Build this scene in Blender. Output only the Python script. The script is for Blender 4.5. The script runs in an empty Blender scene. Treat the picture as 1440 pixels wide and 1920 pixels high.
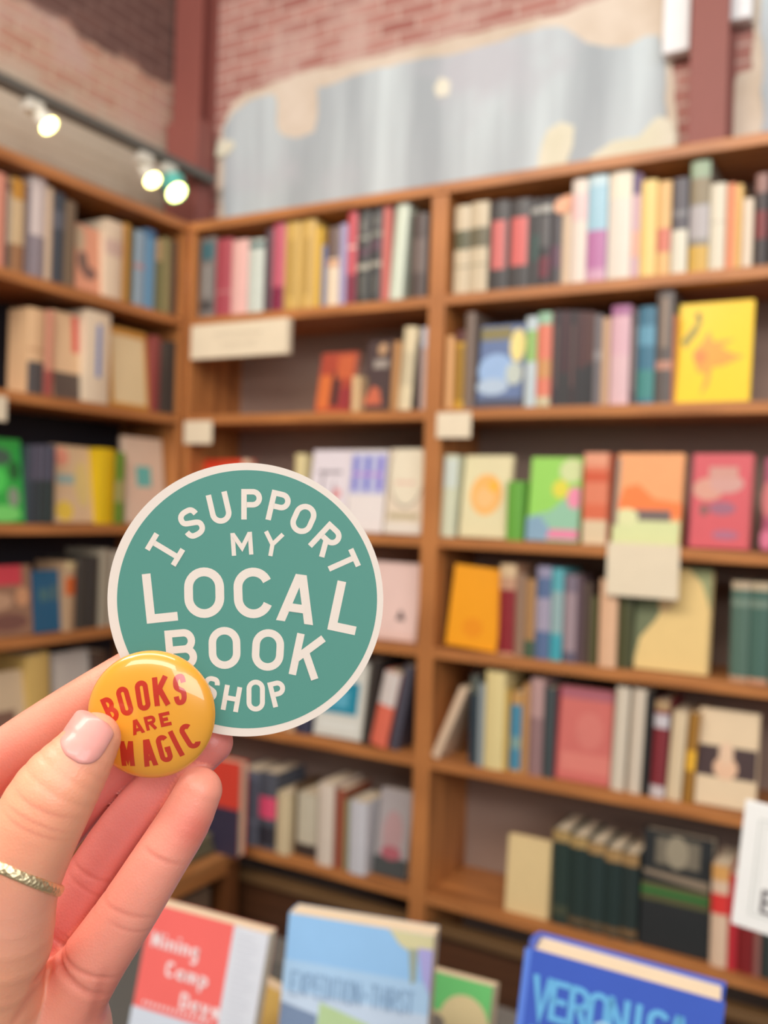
import bpy, bmesh, math, random
import numpy as np
from mathutils import Vector, Matrix
from mathutils.bvhtree import BVHTree
random.seed(7)
SC = bpy.context.scene
COL = SC.collection

# ------------------------------------------------------------------ camera, light, exposure
FPX = 1772.7
YAW, PIT, ROL = 0.5227, -0.0052, 0.0328
CAM = Vector((1.8249, -2.0208, 1.45))
def cam_basis():
    cy, sy, cp, sp = math.cos(YAW), math.sin(YAW), math.cos(PIT), math.sin(PIT)
    F = Vector((-sy*cp, cy*cp, sp)); R0 = Vector((cy, sy, 0)); U0 = R0.cross(F)
    c, s = math.cos(ROL), math.sin(ROL)
    return c*R0+s*U0, -s*R0+c*U0, F
R_, U_, F_ = cam_basis()
cd = bpy.data.cameras.new('camera'); cam = bpy.data.objects.new('camera', cd); COL.objects.link(cam)
VIEW = Matrix(((R_.x, U_.x, -F_.x, CAM.x), (R_.y, U_.y, -F_.y, CAM.y), (R_.z, U_.z, -F_.z, CAM.z), (0, 0, 0, 1)))
cam.matrix_world = VIEW
cd.sensor_fit = 'VERTICAL'; cd.sensor_height = 24; cd.lens = 24*FPX/1920
cd.clip_start = .01
cd.dof.use_dof = True; cd.dof.focus_distance = .245; cd.dof.aperture_fstop = 7.4
SC.camera = cam
SC.view_settings.view_transform = 'Standard'; SC.view_settings.look = 'None'
SC.view_settings.gamma = 1; SC.view_settings.exposure = -.52

w = bpy.data.worlds.new('world'); SC.world = w; w.use_nodes = True
w.node_tree.nodes['Background'].inputs[0].default_value = (1, .96, .92, 1)
w.node_tree.nodes['Background'].inputs[1].default_value = .25

def area(name, loc, target, sx, sy, power, col):
    l = bpy.data.lights.new(name, 'AREA'); l.shape = 'RECTANGLE'; l.size = sx; l.size_y = sy
    l.energy = power; l.color = col
    o = bpy.data.objects.new(name, l); COL.objects.link(o); o.location = loc
    d = Vector(target)-Vector(loc); o.rotation_euler = d.to_track_quat('-Z', 'Y').to_euler()
    return o
area('window_light', (5.2, -4.2, 2.9), (.9, 0, 1.9), 3.2, 2.2, 165, (.93, .96, 1))
area('ceiling_light_warm', (1.5, -2.3, 3.4), (1.0, 0, 1.1), 1.8, .5, 46, (1, .93, .86))
area('ceiling_light_rear', (2.2, -4.2, 3.3), (1.2, 0, 1.2), 2.6, .7, 70, (1, .95, .9))
area('ceiling_light_left', (.1, -2.4, 3.2), (.8, .2, 1.0), 1.6, .5, 56, (1, .91, .82))

# ------------------------------------------------------------------ pixel <-> place
def ray(x, y): return R_*((x-720)/FPX) - U_*((y-960)/FPX) + F_
def hit(axis, x, y, v):
    d = ray(x, y); return CAM + d*((v-CAM[axis])/d[axis])
def hy(x, y, Y): return hit(1, x, y, Y)
def hx(x, y, X): return hit(0, x, y, X)
def proj(P):
    v = Vector(P)-CAM; k = v.dot(F_); return 720+FPX*v.dot(R_)/k, 960-FPX*v.dot(U_)/k
def at(x, y, d): return CAM + ray(x, y)*d

# ------------------------------------------------------------------ materials
def lin(c): c /= 255; return c/12.92 if c <= .04045 else ((c+.055)/1.055)**2.4
def rgb(c): return (lin(c[0]), lin(c[1]), lin(c[2]), 1)
MC = {}
def mat(c, rough=.55, coat=0, name='paint', metal=0):
    k = (tuple(c), rough, coat, metal)
    if k in MC: return MC[k]
    m = bpy.data.materials.new(name); m.use_nodes = True; n = m.node_tree; b = n.nodes['Principled BSDF']
    b.inputs['Base Color'].default_value = rgb(c); b.inputs['Roughness'].default_value = rough
    b.inputs['Coat Weight'].default_value = coat; b.inputs['Coat Roughness'].default_value = .15
    b.inputs['Metallic'].default_value = metal
    t = n.nodes.new('ShaderNodeTexNoise'); t.inputs['Scale'].default_value = 30; t.inputs['Detail'].default_value = 4
    tc = n.nodes.new('ShaderNodeTexCoord'); n.links.new(tc.outputs['Object'], t.inputs['Vector'])
    mx = n.nodes.new('ShaderNodeMix'); mx.data_type = 'RGBA'; mx.blend_type = 'MULTIPLY'
    mx.inputs[0].default_value = .22; mx.inputs[6].default_value = rgb(c)
    n.links.new(t.outputs['Fac'], mx.inputs[7]); 
    ramp = n.nodes.new('ShaderNodeMapRange'); ramp.inputs[3].default_value = .7; ramp.inputs[4].default_value = 1.15
    n.links.new(t.outputs['Fac'], ramp.inputs[0]); n.links.new(ramp.outputs[0], mx.inputs[7])
    n.links.new(mx.outputs[2], b.inputs['Base Color'])
    MC[k] = m; return m
def nodemat(name):
    m = bpy.data.materials.new(name); m.use_nodes = True
    n = m.node_tree; return m, n, n.nodes['Principled BSDF'], n.nodes.new, n.links.new
def wood(c1, c2, name, axis='X', scale=1.0):
    m, n, b, N, K = nodemat(name)
    tc = N('ShaderNodeTexCoord'); mp = N('ShaderNodeMapping'); K(tc.outputs['Object'], mp.inputs[0])
    s = {'X': (2, 26, 26), 'Y': (26, 2, 26), 'Z': (26, 26, 2)}[axis]
    mp.inputs['Scale'].default_value = [v*scale for v in s]
    t = N('ShaderNodeTexNoise'); t.inputs['Scale'].default_value = 1.6; t.inputs['Detail'].default_value = 6
    t.inputs['Distortion'].default_value = .6; K(mp.outputs[0], t.inputs['Vector'])
    r = N('ShaderNodeValToRGB'); K(t.outputs['Fac'], r.inputs[0])
    r.color_ramp.elements[0].position = .3; r.color_ramp.elements[0].color = rgb(c1)
    r.color_ramp.elements[1].position = .7; r.color_ramp.elements[1].color = rgb(c2)
    K(r.outputs[0], b.inputs['Base Color']); b.inputs['Roughness'].default_value = .42
    bp = N('ShaderNodeBump'); bp.inputs['Strength'].default_value = .08; K(t.outputs['Fac'], bp.inputs['Height'])
    K(bp.outputs[0], b.inputs['Normal']); return m
WOOD = {a: wood((146, 90, 48), (208, 138, 78), 'shelf_wood', a) for a in 'XYZ'}
DWOOD = wood((62, 36, 20), (88, 54, 32), 'dark_wood', 'X')

# ------------------------------------------------------------------ mesh helpers
def link(name, me, parent=None, **props):
    o = bpy.data.objects.new(name, me); COL.objects.link(o)
    if parent is not None: o.parent = parent
    for k, v in props.items(): o[k] = v
    return o
def bm_obj(name, bm, mats, parent=None, smooth=False, **props):
    me = bpy.data.meshes.new(name); bmesh.ops.recalc_face_normals(bm, faces=bm.faces); bm.to_mesh(me); bm.free()
    for m in (mats if isinstance(mats, (list, tuple)) else [mats]): me.materials.append(m)
    if smooth:
        for p in me.polygons: p.use_smooth = True
    return link(name, me, parent, **props)
def box(bm, x0, x1, y0, y1, z0, z1, mi=0):
    vs = [bm.verts.new((x, y, z)) for x in (x0, x1) for y in (y0, y1) for z in (z0, z1)]
    for f in ((0, 1, 3, 2), (4, 6, 7, 5), (0, 4, 5, 1), (2, 3, 7, 6), (0, 2, 6, 4), (1, 5, 7, 3)):
        q = bm.faces.new([vs[i] for i in f]); q.material_index = mi
def bevel(bm, off, seg=2):
    bmesh.ops.bevel(bm, geom=[e for e in bm.edges], offset=off, segments=seg, affect='EDGES', profile=.6)
def prism(bm, pts, h0, h1, mi=0, f=None):
    """polygon in local x,y extruded from h0 to h1 (mapped by f)"""
    f = f or (lambda x, y, z: (x, y, z))
    a = [bm.verts.new(f(x, y, h0)) for x, y in pts]; b = [bm.verts.new(f(x, y, h1)) for x, y in pts]
    n = len(pts)
    for fc in [bm.faces.new(a[::-1]), bm.faces.new(b)]+[bm.faces.new((a[i], a[(i+1) % n], b[(i+1) % n], b[i])) for i in range(n)]:
        fc.material_index = mi
def boxobj(name, m, x0, x1, y0, y1, z0, z1, parent=None, bev=.0, **props):
    bm = bmesh.new(); cx, cy, cz = (x0+x1)/2, (y0+y1)/2, min(z0, z1)
    box(bm, x0-cx, x1-cx, y0-cy, y1-cy, z0-cz, z1-cz)
    if bev: bevel(bm, bev)
    o = bm_obj(name, bm, m, parent, **props); o.location = (cx, cy, cz)   # in the parent's own frame
    return o
def empty(name, loc, **props):
    o = link(name, None, **props); o.location = loc; return o
def cyl(bm, p0, p1, r0, r1=None, n=24, mi=0, cap=True):
    r1 = r0 if r1 is None else r1
    p0, p1 = Vector(p0), Vector(p1); ax = (p1-p0).normalized(); q = ax.to_track_quat('Z', 'Y')
    rings = []
    for p, r in ((p0, r0), (p1, r1)):
        rings.append([bm.verts.new(p+q @ Vector((r*math.cos(2*math.pi*i/n), r*math.sin(2*math.pi*i/n), 0))) for i in range(n)])
    for i in range(n):
        bm.faces.new((rings[0][i], rings[0][(i+1) % n], rings[1][(i+1) % n], rings[1][i])).material_index = mi
    if cap:
        bm.faces.new(rings[0][::-1]).material_index = mi; bm.faces.new(rings[1]).material_index = mi

# ------------------------------------------------------------------ stroke lettering
def arc(cx, cy, rx, ry, a0, a1, n=14):
    return [(cx+rx*math.cos(math.radians(a0+(a1-a0)*i/n)), cy+ry*math.sin(math.radians(a0+(a1-a0)*i/n))) for i in range(n+1)]
def bez(P, n=10):
    out = []
    for k in range(0, len(P)-3, 3):
        a, b, c, d = P[k:k+4]
        for i in range(n+(k+4 >= len(P))):
            t = i/n; u = 1-t
            out.append((u**3*a[0]+3*u*u*t*b[0]+3*u*t*t*c[0]+t**3*d[0], u**3*a[1]+3*u*u*t*b[1]+3*u*t*t*c[1]+t**3*d[1]))
    return out
def glyph(ch, W, H, s):
    """centre-line strokes of a capital in a WxH box centred on 0; (points, closed)"""
    w, h = W/2-s/2, H/2-s/2; T, B = H/2, -H/2
    if ch == 'I': return [([(0, B), (0, T)], 0)]
    if ch == '|': return [([(0, B), (0, T)], 0), ([(-W/2, h), (W/2, h)], 0), ([(-W/2, -h), (W/2, -h)], 0)]
    if ch == 'L': return [([(-w, T), (-w, -h), (W/2, -h)], 0)]
    if ch == 'T': return [([(0, B), (0, h)], 0), ([(-W/2, h), (W/2, h)], 0)]
    if ch == 'H': return [([(-w, B), (-w, T)], 0), ([(w, B), (w, T)], 0), ([(-w, 0), (w, 0)], 0)]
    if ch == 'E': return [([(W/2, h), (-w, h), (-w, -h), (W/2, -h)], 0), ([(-w, 0), (w*.8, 0)], 0)]
    if ch == 'F': return [([(W/2, h), (-w, h), (-w, B)], 0), ([(-w, 0), (w*.8, 0)], 0)]
    if ch in 'OD' and ch == 'O':
        k = max(h-w, 0); return [(arc(0, k, w, min(w, h), 0, 180, 16)+arc(0, -k, w, min(w, h), 180, 360, 16), 1)]
    if ch == 'D': return [([(-w, h)]+arc(0, h-w*.9, w, w*.9, 90, 0)+arc(0, -h+w*.9, w, w*.9, 0, -90)+[(-w, -h)], 1)]
    if ch == 'C':
        k = max(h-w, 0); return [(arc(0, k, w, min(w, h), 22, 180, 16)+arc(0, -k, w, min(w, h), 180, 338, 16), 0)]
    if ch == 'G':
        k = max(h-w, 0); return [(arc(0, k, w, min(w, h), 22, 180, 16)+arc(0, -k, w, min(w, h), 180, 360, 16)+[(w, -H*.04), (W*.04, -H*.04)], 0)]
    if ch == 'U': return [([(-w, T)]+arc(0, -h+w, w, w, 180, 360, 18)+[(w, T)], 0)]
    if ch == 'P':
        r = (h-0)*.52; return [([(-w, B), (-w, h), (w-r, h)]+arc(w-r, h-r, r, r, 90, -90)+[(-w+s*.46, h-2*r)], 0)]
    if ch == 'R':
        r = h*.5; return [([(-w, B), (-w, h), (w-r, h)]+arc(w-r, h-r, r, r, 90, -90)+[(-w+s*.46, h-2*r)], 0), ([(-w*.05, h-2*r), (w, B)], 0)]
    if ch == 'B':
        r = h*.5; return [([(-w, -h), (-w, h), (w-r, h)]+arc(w-r, h-r, r*.92, r, 90, -90)+[(-w+s*.46, 0)], 0),
                          ([(-w+s*.46, 0), (w-r, 0)]+arc(w-r, -h+r, r, r, 90, -90)+[(-w-s/2, -h)], 0)]
    if ch == 'K': return [([(-w, B), (-w, T)], 0), ([(w, T), (-w, -H*.12)], 0), ([(-w*.25, H*.07), (w, B)], 0)]
    if ch == 'A': return [([(-W/2, B), (-W/2+s*1.08, B), (s*.42, T), (-s*.66, T)], 2), ([(W/2-s*1.08, B), (W/2, B), (s*.66, T), (-s*.42, T)], 2), ([(-w*.6, -H*.2), (w*.6, -H*.2)], 0)]
    if ch == 'M': return [([(-w, B), (-w, T-s*.1)], 0), ([(w, B), (w, T-s*.1)], 0), ([(-w, T-s*.3), (0, -H*.18), (w, T-s*.3)], 0)]
    if ch == 'N': return [([(-w, B), (-w, T)], 0), ([(w, B), (w, T)], 0), ([(-w, T-s*.4), (w, B+s*.4)], 0)]
    if ch == 'V': return [([(-w, T), (0, B+s*.2), (w, T)], 0)]
    if ch == 'X': return [([(-w, T), (w, B)], 0), ([(w, T), (-w, B)], 0)]
    if ch == 'Y': return [([(-w, T), (0, 0), (w, T)], 0), ([(0, 0), (0, B)], 0)]
    if ch == '=': return [([(-w, h*.3), (w, h*.3)], 0), ([(-w, -h*.3), (w, -h*.3)], 0)]
    if ch == 'S':
        return [(bez([(w*.98, h*.52), (w*.8, h*1.08), (w*.3, h), (0, h), (-w*.55, h), (-w, h*.85), (-w, h*.5),
                      (-w, h*.12), (-w*.5, h*.1), (0, 0), (w*.5, -h*.1), (w, -h*.12), (w, -h*.5),
                      (w, -h*.85), (w*.55, -h), (0, -h), (-w*.35, -h), (-w*.85, -h*1.05), (-w*1.02, -h*.5)], 8), 0)]
    # small letters (x height H)
    if ch == 'i': return [([(0, B), (0, T)], 0), ([(0, T+H*.25), (0, T+H*.5)], 0)]
    if ch == 'n': return [([(-w, B), (-w, T)], 0), (arc(0, h*.4, w, h*.6, 180, 0)+[(w, B)], 0)]
    if ch == 'm': return [([(-w, B), (-w, T)], 0), (arc(-w/2, h*.5, w/2, h*.5, 180, 0, 8)+[(0, B)], 0), (arc(w/2, h*.5, w/2, h*.5, 180, 0, 8)+[(w, B)], 0)]
    if ch == 'a': return [(arc(0, 0, w, h, 0, 360, 18), 1), ([(w, B), (w, T)], 0)]
    if ch == 'p': return [(arc(0, 0, w, h, 0, 360, 18), 1), ([(-w, B-H*.6), (-w, T)], 0)]
    if ch == 'g': return [(arc(0, 0, w, h, 0, 360, 18), 1), ([(w, T), (w, B-H*.2)]+arc(0, B-H*.2, w, H*.35, 0, -150, 8), 0)]
    if ch == 'y': return [([(-w, T), (0, B)], 0), ([(w, T), (-w*.6, B-H*.6)], 0)]
    if ch == 's': return glyph('S', W, H, s)
    return []
def ribbon(bm, pts, closed, s, f, mi=0, h0=0.0, h1=None):
    """constant-width stroke with mitred corners, as a thin printed layer"""
    P = [Vector(p) for p in pts]
    P = [p for i, p in enumerate(P) if i == 0 or (p-P[i-1]).length > 1e-7]
    if closed and (P[0]-P[-1]).length < 1e-6: P.pop()
    n = len(P); L, Rr = [], []
    for i in range(n):
        a = P[(i-1) % n] if (closed or i > 0) else None
        b = P[(i+1) % n] if (closed or i < n-1) else None
        d1 = (P[i]-a).normalized() if a is not None else (b-P[i]).normalized()
        d2 = (b-P[i]).normalized() if b is not None else d1
        n1, n2 = Vector((-d1.y, d1.x)), Vector((-d2.y, d2.x)); m = n1+n2
        m = n1 if m.length < 1e-6 else m.normalized(); k = s/2/max(m.dot(n1), .3)
        L.append(P[i]+m*k); Rr.append(P[i]-m*k)
    top = [(bm.verts.new(f(a.x, a.y, h0)), bm.verts.new(f(b.x, b.y, h0))) for a, b in zip(L, Rr)]
    rng = range(n if closed else n-1)
    for i in rng:
        j = (i+1) % n
        bm.faces.new((top[i][0], top[i][1], top[j][1], top[j][0])).material_index = mi
def text(bm, ch, cx, cy, rot, W, H, s, f, mi=0, h=0.0):
    c, q = math.cos(math.radians(rot)), math.sin(math.radians(rot))
    for k, (pts, cl) in enumerate(glyph(ch, W, H, s)):
        if cl == 2:
            bm.faces.new([bm.verts.new(f(cx+x*c-y*q, cy+x*q+y*c, h+k*4e-5)) for x, y in pts]).material_index = mi; continue
        ribbon(bm, [(cx+x*c-y*q, cy+x*q+y*c) for x, y in pts], cl, s, f, mi, h+k*4e-5)

# ------------------------------------------------------------------ the room
FLOOR, CEIL, D = .30, 3.62, .23
Z = [2.2285, 1.962, 1.6888, 1.3832, 1.1173, .852, .5285]; TH = .025
WB, WL = .262, -.262           # wall planes behind the cases
def brickmat():
    m, n, b, N, K = nodemat('red_brick')
    tc = N('ShaderNodeTexCoord'); sp = N('ShaderNodeSeparateXYZ'); cb = N('ShaderNodeCombineXYZ')
    K(tc.outputs['Object'], sp.inputs[0])
    ns = N('ShaderNodeTexNoise'); ns.inputs['Scale'].default_value = 9; K(tc.outputs['Object'], ns.inputs['Vector'])
    off = N('ShaderNodeMath'); off.operation = 'MULTIPLY_ADD'; off.inputs[1].default_value = .012; K(ns.outputs['Fac'], off.inputs[0]); K(sp.outputs['Z'], off.inputs[2])
    sx = N('ShaderNodeMath'); K(sp.outputs['X'], sx.inputs[0]); K(sp.outputs['Y'], sx.inputs[1])
    K(sx.outputs[0], cb.inputs[0]); K(off.outputs[0], cb.inputs[1])
    br = N('ShaderNodeTexBrick'); K(cb.outputs[0], br.inputs['Vector'])
    br.inputs['Color1'].default_value = rgb((160, 102, 94)); br.inputs['Color2'].default_value = rgb((186, 136, 126))
    br.inputs['Mortar'].default_value = rgb((202, 174, 162)); br.inputs['Scale'].default_value = 1
    br.inputs['Mortar Size'].default_value = .0045; br.inputs['Mortar Smooth'].default_value = .3
    br.inputs['Brick Width'].default_value = .118; br.inputs['Row Height'].default_value = .038
    n2 = N('ShaderNodeTexNoise'); n2.inputs['Scale'].default_value = 5; n2.inputs['Detail'].default_value = 6; K(tc.outputs['Object'], n2.inputs['Vector'])
    r = N('ShaderNodeMapRange'); r.inputs[1].default_value = .54; r.inputs[2].default_value = .72; r.inputs[4].default_value = .75; K(n2.outputs['Fac'], r.inputs[0])
    mx = N('ShaderNodeMix'); mx.data_type = 'RGBA'; K(r.outputs[0], mx.inputs[0]); K(br.outputs['Color'], mx.inputs[6])
    mx.inputs[7].default_value = rgb((205, 178, 168))
    K(mx.outputs[2], b.inputs['Base Color']); b.inputs['Roughness'].default_value = .9
    bp = N('ShaderNodeBump'); bp.inputs['Strength'].default_value = .6; bp.inputs['Distance'].default_value = .01; bp.invert = True
    K(br.outputs['Fac'], bp.inputs['Height']); K(bp.outputs[0], b.inputs['Normal']); return m, br
BRICK, _ = brickmat()
def leftwall():
    m, br = brickmat(); m.name = 'painted_brick'; n = m.node_tree; N = n.nodes.new; K = n.links.new; b = n.nodes['Principled BSDF']
    br.inputs['Color1'].default_value = rgb((186, 138, 118)); br.inputs['Color2'].default_value = rgb((200, 160, 140)); br.inputs['Mortar'].default_value = rgb((206, 182, 158))
    tc = N('ShaderNodeTexCoord'); sp = N('ShaderNodeSeparateXYZ'); K(tc.outputs['Object'], sp.inputs[0])
    ns = N('ShaderNodeTexNoise'); ns.inputs['Scale'].default_value = 7; ns.inputs['Detail'].default_value = 8; K(tc.outputs['Object'], ns.inputs['Vector'])
    z = N('ShaderNodeMath'); z.operation = 'MULTIPLY_ADD'; z.inputs[1].default_value = .18; K(ns.outputs['Fac'], z.inputs[0]); K(sp.outputs['Z'], z.inputs[2])
    def step(a, c):
        r = N('ShaderNodeMapRange'); r.inputs[1].default_value = a; r.inputs[2].default_value = c; K(z.outputs[0], r.inputs[0]); return r.outputs[0]
    old = b.inputs['Base Color'].links[0].from_socket
    pn = N('ShaderNodeTexNoise'); pn.inputs['Scale'].default_value = 4; pn.inputs['Detail'].default_value = 5; K(tc.outputs['Object'], pn.inputs['Vector'])
    pr = N('ShaderNodeValToRGB'); K(pn.outputs['Fac'], pr.inputs[0]); pr.color_ramp.elements[0].color = rgb((182, 170, 150)); pr.color_ramp.elements[1].color = rgb((206, 196, 178))
    m1 = N('ShaderNodeMix'); m1.data_type = 'RGBA'; K(step(ZP+.01, ZP+.09), m1.inputs[0]); K(pr.outputs[0], m1.inputs[6]); K(old, m1.inputs[7])
    br2 = N('ShaderNodeTexBrick'); K(br.inputs['Vector'].links[0].from_socket, br2.inputs['Vector'])
    for k in ('Scale', 'Mortar Size', 'Brick Width', 'Row Height'): br2.inputs[k].default_value = br.inputs[k].default_value
    br2.inputs['Color1'].default_value = rgb((102, 74, 68)); br2.inputs['Color2'].default_value = rgb((118, 86, 78)); br2.inputs['Mortar'].default_value = rgb((128, 100, 92))
    m2 = N('ShaderNodeMix'); m2.data_type = 'RGBA'; K(step(ZD+.08, ZD+.11), m2.inputs[0]); K(m1.outputs[2], m2.inputs[6]); K(br2.outputs['Color'], m2.inputs[7])
    K(m2.outputs[2], b.inputs['Base Color']); return m
ZD = (hx(100, 0, WL).z+hx(335, 200, WL).z)/2          # lower limit of the dark brown paint
ZP = (hx(0, 75, WL).z+hx(330, 262, WL).z)/2           # lower limit of the bare brick
def concrete():
    m, n, b, N, K = nodemat('old_concrete')
    tc = N('ShaderNodeTexCoord'); mp = N('ShaderNodeMapping'); mp.inputs['Scale'].default_value = (9, 9, .9); K(tc.outputs['Object'], mp.inputs[0])
    t = N('ShaderNodeTexNoise'); t.inputs['Scale'].default_value = .8; t.inputs['Detail'].default_value = 5; K(mp.outputs[0], t.inputs['Vector'])
    r = N('ShaderNodeValToRGB'); K(t.outputs['Fac'], r.inputs[0]); e = r.color_ramp.elements
    e[0].position = .34; e[0].color = rgb((166, 176, 182)); e[1].position = .68; e[1].color = rgb((214, 228, 232))
    t2 = N('ShaderNodeTexNoise'); t2.inputs['Scale'].default_value = 3.2; t2.inputs['Detail'].default_value = 7; K(tc.outputs['Object'], t2.inputs['Vector'])
    r2 = N('ShaderNodeMapRange'); r2.inputs[1].default_value = .55; r2.inputs[2].default_value = .7; r2.inputs[4].default_value = .8; K(t2.outputs['Fac'], r2.inputs[0])
    mx = N('ShaderNodeMix'); mx.data_type = 'RGBA'; K(r2.outputs[0], mx.inputs[0]); K(r.outputs[0], mx.inputs[6]); mx.inputs[7].default_value = rgb((188, 190, 198))
    K(mx.outputs[2], b.inputs['Base Color']); b.inputs['Roughness'].default_value = .8; return m
def plaster(c1, c2, name):
    m, n, b, N, K = nodemat(name); tc = N('ShaderNodeTexCoord')
    t = N('ShaderNodeTexNoise'); t.inputs['Scale'].default_value = 6; t.inputs['Detail'].default_value = 6; K(tc.outputs['Object'], t.inputs['Vector'])
    r = N('ShaderNodeValToRGB'); K(t.outputs['Fac'], r.inputs[0]); r.color_ramp.elements[0].position = .35; r.color_ramp.elements[1].position = .65
    r.color_ramp.elements[0].color = rgb(c1); r.color_ramp.elements[1].color = rgb(c2)
    K(r.outputs[0], b.inputs['Base Color']); b.inputs['Roughness'].default_value = .85; return m
PLAST = plaster((200, 184, 164), (220, 208, 192), 'cream_plaster'); PALE = plaster((216, 214, 190), (232, 230, 214), 'pale_plaster')
CONC = concrete(); ST = dict(kind='structure')
boxobj('wall_back', BRICK, WL, 3.2, WB, WB+.2, FLOOR, CEIL, **ST)
boxobj('wall_left', leftwall(), WL-.2, WL, -4.5, WB+.2, FLOOR, CEIL, **ST)
boxobj('floor', plaster((112, 110, 106), (134, 130, 124), 'grey_floor'), WL-.2, 4.5, -5, WB+.2, FLOOR-.1, FLOOR, **ST)
boxobj('ceiling', plaster((205, 196, 186), (222, 214, 204), 'ceiling_paint'), WL-.2, 4.5, -5, WB+.2, CEIL, CEIL+.1, **ST)
# the leftwall material works in object space: keep the wall's object origin in z at 0
for nm in ('wall_left', 'wall_back'):
    o = bpy.data.objects[nm]; o.data.transform(Matrix.Translation(o.location)); o.location = (0, 0, 0)
def wallpoly(name, m, px, t0, t1, **kw):
    pts = [(p.x, p.z) for p in (hy(x, y, WB) for x, y in px)]
    q = []
    for i, (a, b) in enumerate(zip(pts, pts[1:]+pts[:1])):       # ragged edge
        q.append(a); a, b = Vector(a), Vector(b); L = (b-a).length
        k = int(L/.03)
        for j in range(1, k):
            c = a.lerp(b, j/k); q.append((c.x+random.uniform(-.004, .004), c.y+random.uniform(-.004, .004)))
    bm = bmesh.new(); prism(bm, q, t0, t1, f=lambda x, y, z: (x, WB-z, y)); return bm_obj(name, bm, m, **kw)
wallpoly('trim_1', PLAST, [(410, 440), (412, 300), (418, 240), (436, 200), (458, 177), (524, 153), (590, 132), (705, 108), (840, 75), (889, 66), (990, 40), (1062, 27), (1120, 4), (1180, -14), (1300, -30), (1296, 0), (1262, 110), (1270, 213), (1272, 330)], -.01, .006, **ST)
wallpoly('trim_2', CONC, [(424, 440), (423, 243), (441, 215), (468, 194), (514, 179), (520, 184), (522, 243), (534, 257), (562, 262), (593, 250), (600, 222), (599, 167), (635, 158), (687, 139), (757, 121), (840, 108), (933, 84), (1022, 55), (1053, 53), (1102, 84), (1140, 92), (1178, 91), (1213, 71), (1238, 71), (1249, 115), (1251, 213), (1240, 330)], 0, .012, **ST)
wallpoly('trim_3', PALE, [(1100, 330), (1110, 298), (1150, 270), (1200, 262), (1228, 230), (1240, 222), (1262, 232), (1270, 262), (1272, 330)], 0, .016, **ST)
wallpoly('trim_4', PALE, [(1012, 330), (1018, 280), (1030, 248), (1056, 232), (1080, 240), (1078, 275), (1060, 330)], 0, .016, **ST)
wallpoly('trim_5', PALE, [(410, 298), (415, 268), (440, 266), (446, 275), (432, 294)], 0, .016, **ST)
wallpoly('trim_6', PALE, [(818, 168), (830, 148), (848, 156), (846, 182), (824, 186)], 0, .014, **ST)
wallpoly('trim_7', PLAST, [(1372, 300), (1374, 168), (1384, 140), (1412, 132), (1412, 20), (1418, -60), (1600, -60), (1600, 300)], -.01, .008, **ST)
wallpoly('trim_8', CONC, [(1428, 300), (1432, 150), (1428, 30), (1434, -60), (1620, -60), (1620, 300)], 0, .014, **ST)

RED = mat((140, 80, 72), .55, name='oxide_red_paint')
def column(name, x0, x1, y0, zt, label, wide):
    t = empty(name, ((x0+x1)/2, (y0+WB)/2, Z[0]), label=label, category='column')
    h = (x1-x0)/2; d = (WB-y0)/2
    boxobj('web', RED, -h*.45, h*.45, -d, d, 0, zt-Z[0], t)
    boxobj('flange', RED, -h, h, -d-.012, -d, 0, zt-Z[0], t, .002)
    boxobj('flange', RED, -h, h, d-.014, d-.002, 0, zt-Z[0], t, .002)
    return t
a = hy(1293, 180, WB-.08).x; b_ = hy(1365, 180, WB-.08).x
column('steel_column', a, b_, WB-.08, CEIL, 'oxide red steel column standing against the brick wall above the right bookcase', 1)
x0, x1 = hy(332, 100, WB-.07).x, hy(381, 100, WB-.07).x
c = column('steel_column', x0, x1, WB-.07, CEIL, 'dark red steel column in the corner where the two brick walls meet', 1)
boxobj('bracket', RED, -(x1-x0)/2, (x1-x0)/2+.02, -.07, .0, .0, .38, c, .003)

t = hy(1243, 50, WB-.05); u = hy(1293, 50, WB-.05); zb = hy(1268, 96, WB-.05).z
WHITE = mat((238, 240, 242), .5, name='white_enamel')
boxobj('wall_panel', WHITE, t.x, u.x, WB-.05, WB-.014, zb, zb+.55, bev=.004, label='white vertical panel on the wall just left of the right-hand red column', category='wall panel')
t = hy(1368, 20, WB-.05); u = hy(1408, 20, WB-.05); zb = hy(1390, 34, WB-.05).z
boxobj('wall_panel', WHITE, t.x, u.x, WB-.05, WB-.014, zb, zb+.45, bev=.004, label='white panel at the top edge just right of the right-hand red column', category='wall panel')

# ------------------------------------------------------------------ bookcases (local x along the case, local y into it)
XD = .7861; XE = 1.78; YL = -1.45
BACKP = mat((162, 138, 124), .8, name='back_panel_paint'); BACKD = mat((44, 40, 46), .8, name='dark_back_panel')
def bookcase(label, loc, rz, x0, x1, lw, rw, back):
    t = empty('bookcase', loc, label=label, category='bookcase'); t.rotation_euler.z = rz
    boxobj('top_board', WOOD['X'], x0, x1, -.004, D, Z[0]-TH, Z[0], t, .002)
    boxobj('side_panel', WOOD['Z'], x0, x0+lw, 0, D, FLOOR, Z[0]-TH, t, .0015)
    boxobj('side_panel', WOOD['Z'], x1-rw, x1, 0, D, FLOOR, Z[0]-TH, t, .0015)
    for z in Z[1:]: boxobj('shelf', WOOD['X'], x0+lw, x1-rw, .001, D-.006, z-TH, z, t, .0015)
    boxobj('back_panel', back, x0+lw, x1-rw, D-.006, D, FLOOR, Z[0]-TH, t)
    boxobj('plinth', DWOOD, x0+lw, x1-rw, .03, .05, FLOOR, Z[6]-TH-.075, t)
    boxobj('plinth_molding', wood((98, 72, 44), (120, 90, 58), 'molding_wood', 'X'), x0+lw, x1-rw, .012, .05, Z[6]-TH-.075, Z[6]-TH-.05, t, .006)
    return t
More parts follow.
